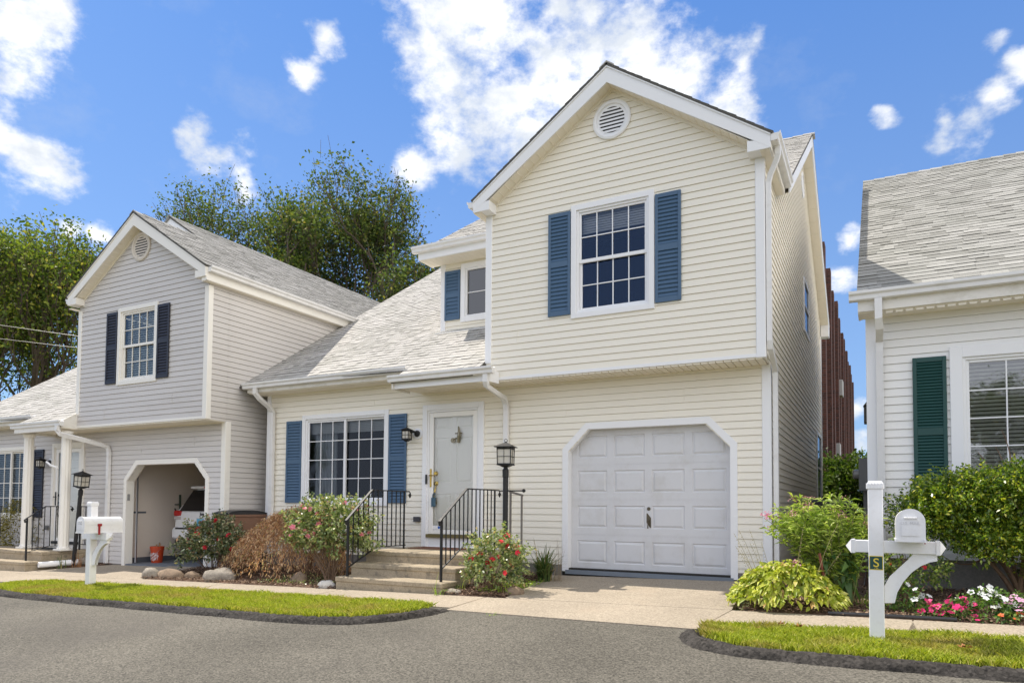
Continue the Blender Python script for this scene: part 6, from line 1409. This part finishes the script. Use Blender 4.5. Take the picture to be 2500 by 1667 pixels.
# ================================================================== TREES
def tree(name, base, h, crown, seed, label, leafm, barkm, nleaf, lsz, trunk_r=.35, fork=.25, depth=5, spread=.55, group='trees behind the houses', sparse=.5, holes=14):
    """limbs grown by repeated forking inside the crown ellipsoid; leaves in clusters round the twigs"""
    rnd = random.Random(seed); nr = np.random.RandomState(seed); o = thing(name, base, label, 'tree', group); mb = MB(); tips = []
    cc = Vector(crown[0]); cr = Vector(crown[1])
    def inside(p): q = Vector(((p.x - cc.x) / cr.x, (p.y - cc.y) / cr.y, (p.z - cc.z) / cr.z)); return q.length
    def grow(p, d, ln, r, lev):
        pts = [p.copy()]; q = p.copy(); dd = d.copy()
        for k in range(4):
            dd = (dd + Vector((rnd.gauss(0, .16), rnd.gauss(0, .16), rnd.gauss(0, .10) + .06))).normalized(); q = q + dd * ln / 4; pts.append(q.copy())
            if lev >= depth - 2: tips.append((q.copy(), dd.copy()))
        mb.tube(pts, [max(.012, r * (1 - .11 * k)) for k in range(5)], 7 if lev < 2 else 4, caps=False)
        if lev >= depth or (inside(q) > 1.12 and q.z > cc.z - cr.z * .6): tips.append((q.copy(), dd.copy())); return
        for k in range(rnd.choice((2, 3, 3)) if lev > 0 else 4):
            ax = Vector((rnd.gauss(0, 1), rnd.gauss(0, 1), rnd.gauss(0, .5))).normalized(); nd = (dd * (1 - spread * .4) + ax * spread + Vector((0, 0, .25))).normalized()
            grow(q if k else pts[-1], nd, ln * rnd.uniform(.68, .9), r * rnd.uniform(.5, .68), lev + 1)
        if lev in (1, 2):
            ax = Vector((rnd.gauss(0, 1), rnd.gauss(0, 1), .2)).normalized(); grow(pts[2], (dd * .4 + ax).normalized(), ln * .7, r * .45, lev + 1)
    grow(Vector((0, 0, 0)), Vector((0, 0, 1)), h * fork, trunk_r, 0)
    T_ = [t for t in tips if inside(t[0]) < 1.15]
    P0 = np.array([tuple(t[0]) for t in T_]); D0 = np.array([tuple(t[1]) for t in T_])
    # fit the grown limbs to the crown's real size, then thicken the clumps
    zt_ = np.percentile(P0[:, 2], 99); kz = (cc.z + cr.z) / zt_; kx = cr.x * .95 / np.percentile(np.abs(P0[:, 0]), 95); ky = cr.y * .95 / np.percentile(np.abs(P0[:, 1]), 95); S = np.array([kx, ky, kz])
    mb.v = [(a_ * kx, b_ * ky, c_ * kz) for a_, b_, c_ in mb.v]; P0 = P0 * S
    low = P0[:, 2] > cc.z - cr.z * 1.05; P0 = P0[low]; D0 = D0[low]
    ex = nr.choice(len(P0), int(len(P0) * sparse) + 1); P0 = np.concatenate([P0, P0[ex] + nr.normal(size=(len(ex), 3)) * .45]); D0 = np.concatenate([D0, D0[ex]])
    # a few random clumps stay thin so that the sky shows through
    hole = nr.normal(size=(holes, 3)) * np.array([cr.x * .6, cr.y * .6, cr.z * .5]) + np.array(tuple(cc)); keep = np.ones(len(P0), bool)
    for h_ in hole: keep &= (np.linalg.norm((P0 - h_) / np.array([.8, 1.2, .9]), axis=1) > 1) | (nr.rand(len(P0)) < .25)
    P0 = P0[keep]; D0 = D0[keep]
    per = max(4, nleaf // len(P0)); P, T = shoots(nr, P0, D0, per, .8, .20 * cr.z / 5, .3)
    leaves('crown', P, T, lsz, .6, leafm, o, nr, up=.4, droop=.2, jit=.5)
    # fine outer twigs
    for i in nr.choice(len(P0), min(260, len(P0)), replace=False):
        a = Vector(P0[i]); b_ = a + Vector(D0[i]) * rnd.uniform(.6, 1.6); mb.tube([a, (a + b_) / 2 + Vector((0, 0, .1)), b_], .012, 3, caps=False)
    mb.build('trunk', barkm, o); return o
olive = leafmat('olive_leaf', [(0, (.035, .055, .02)), (.5, (.095, .135, .04)), (.88, (.19, .23, .06)), (1, (.32, .24, .07))], .65, .35, (1.2, 1.4, .6), spec=.2)
brightl = leafmat('bright_leaf', [(0, (.045, .075, .02)), (.5, (.13, .18, .04)), (.9, (.28, .32, .06)), (1, (.48, .38, .08))], .65, .35, (1.3, 1.5, .5), spec=.2)
T1 = tree('deciduous_tree', (-40.0, 22.5, -.5), 23, ((0, 0, 16.4), (3.9, 3.2, 6.6)), 101, 'tall olive green tree, leftmost of the group behind the grey house', olive, bark, 19000, .19, .35, .26, 6, .5)
T2 = tree('deciduous_tree', (-34.6, 23.5, -.5), 21.5, ((0, 0, 15.4), (3.4, 3.2, 6.2)), 102, 'olive green tree in the middle of the group behind the grey house', olive, bark, 21000, .19, .35, .26, 6, .5)
T3 = tree('deciduous_tree', (-27.9, 22.5, -.5), 21, ((0, 0, 14.6), (4.4, 3.8, 6.8)), 103, 'broadest tree of the group behind the grey house, tinged with bronze', olive, bark, 42000, .19, .4, .26, 6, .5)
T4 = tree('deciduous_tree', (-22.3, 21, -.5), 14, ((0, 0, 10.2), (2.8, 2.4, 4.4)), 104, 'lower dark tree right of the tall group, above the cream roof', olive, bark, 20000, .18, .25, .26, 6, .5)
T5 = tree('deciduous_tree', (-38.3, 10, -1.0), 15.5, ((0, 0, 10.2), (3.8, 3.2, 5.8)), 105, 'light green tree with open dark limbs at the left edge of the picture', brightl, bark, 9000, .19, .28, .20, 6, .42, group=None, sparse=0, holes=26)
T6 = tree('deciduous_tree', (-45.5, 14, -1.0), 18, ((0, 0, 10.2), (4.8, 4, 6.8)), 106, 'second light green tree, farther left behind the open limbed one', brightl, bark, 5500, .2, .28, .20, 6, .42, group=None, sparse=0, holes=26)
T7 = tree('deciduous_tree', (-33.6, 13, -1.0), 8.2, ((0, 0, 4.9), (2.2, 2.6, 3.9)), 107, 'small dense green tree low behind the left gable', brightl, bark, 2500, .18, .2, .25, 5, .5, group=None)
# trees across the road: out of view, they darken and colour the window panes
for k, (x, y, s_, src) in enumerate([(-54, -46, .5, T3), (-42, -50, .5, T2), (9, -46, .55, T3)]):
    c_ = copy_tree(src); c_.location = (x, y, -2.5); c_.scale = (s_ * 1.2, s_ * 1.2, s_); c_.rotation_euler = (0, 0, k * 1.3); c_['label'] = ['tree across the road opposite the grey house', 'tree across the road opposite the yellow house', 'tree across the road opposite the white house'][k]; c_['group'] = 'trees across the road'
# ================================================================== BRICK BUILDING, WIRES
def brickmat():
    m = bpy.data.materials.new('red_brick'); m.use_nodes = True; t = m.node_tree; p = t.nodes['Principled BSDF']; p.inputs['Roughness'].default_value = .9
    g = N(t, 'ShaderNodeNewGeometry'); sp = N(t, 'ShaderNodeSeparateXYZ'); L(t, g.outputs['Position'], sp.inputs[0]); cb = N(t, 'ShaderNodeCombineXYZ'); L(t, math_(t, 'ADD', sp.outputs[0], sp.outputs[1]), cb.inputs[0]); L(t, sp.outputs[2], cb.inputs[1])
    b = N(t, 'ShaderNodeTexBrick'); L(t, cb.outputs[0], b.inputs['Vector']); b.inputs['Scale'].default_value = 1; b.inputs['Brick Width'].default_value = .21; b.inputs['Row Height'].default_value = .075; b.inputs['Mortar Size'].default_value = .008
    b.inputs['Color1'].default_value = (.15, .052, .035, 1); b.inputs['Color2'].default_value = (.07, .03, .024, 1); b.inputs['Mortar'].default_value = (.12, .095, .08, 1); L(t, b.outputs['Color'], p.inputs['Base Color']); return m
bk = brickmat(); br = thing('brick_building', (-.16, 14, .6), 'dark red brick building with pilasters seen between the yellow and white houses', 'building')
m = MB(); m.box(-22, -.25, 0, 29, -1, 8.9); m.build('wall', bk, br)
m = MB(); m.box(-22.05, -.22, -.05, 29.05, 8.9, 9.05); m.build('parapet', mat('coping', (.12, .11, .11), .7), br)
for k in range(12):
    y = .3 + k * 2.45; m = MB(); m.box(-.25, .02 + .03 * (k % 2), y, y + .55, -1, 9.15 - .12 * (k % 3)); m.build('pilaster', bk, br)
for k in range(11):
    y = 1.15 + k * 2.45; m = MB(); m.box(-.255, -.235, y, y + 1.2, 1.5, 3.4); m.build('window', carglass, br); m = MB(); m.box(-.24, -.18, y, y + 1.2, 3.4, 3.5); m.build('lintel', bk, br)
m = MB(); m.cbox(-.1, .12, 6.8, 7.4, 2.6, 3.1, .02); m.build('air_conditioner', mat('ac_grey', (.45, .44, .42), .6), br); m = MB(); m.cbox(-.1, .14, 9.3, 10, 5.4, 6.1, .02); m.build('air_conditioner', mat('ac_grey2', (.45, .44, .42), .6), br)
def wire(pts, label):
    m = MB(); m.tube(pts, .009, 4, caps=False); tag(m.build('power_line', blackp), label, 'power line', 'power lines at the left')
def sag(a, b, s_, n=14): return [tuple(Vector(a).lerp(b, i / n) - Vector((0, 0, s_ * 4 * (i / n) * (1 - i / n)))) for i in range(n + 1)]
wire(sag((-60, -6.0, 14.1), (-19.5, 9.0, 6.6), .4), 'upper thin power line crossing the tree at the left edge')
wire(sag((-60, -6.0, 13.0), (-19.5, 9.0, 6.35), .5), 'lower thin power line crossing the tree at the left edge')
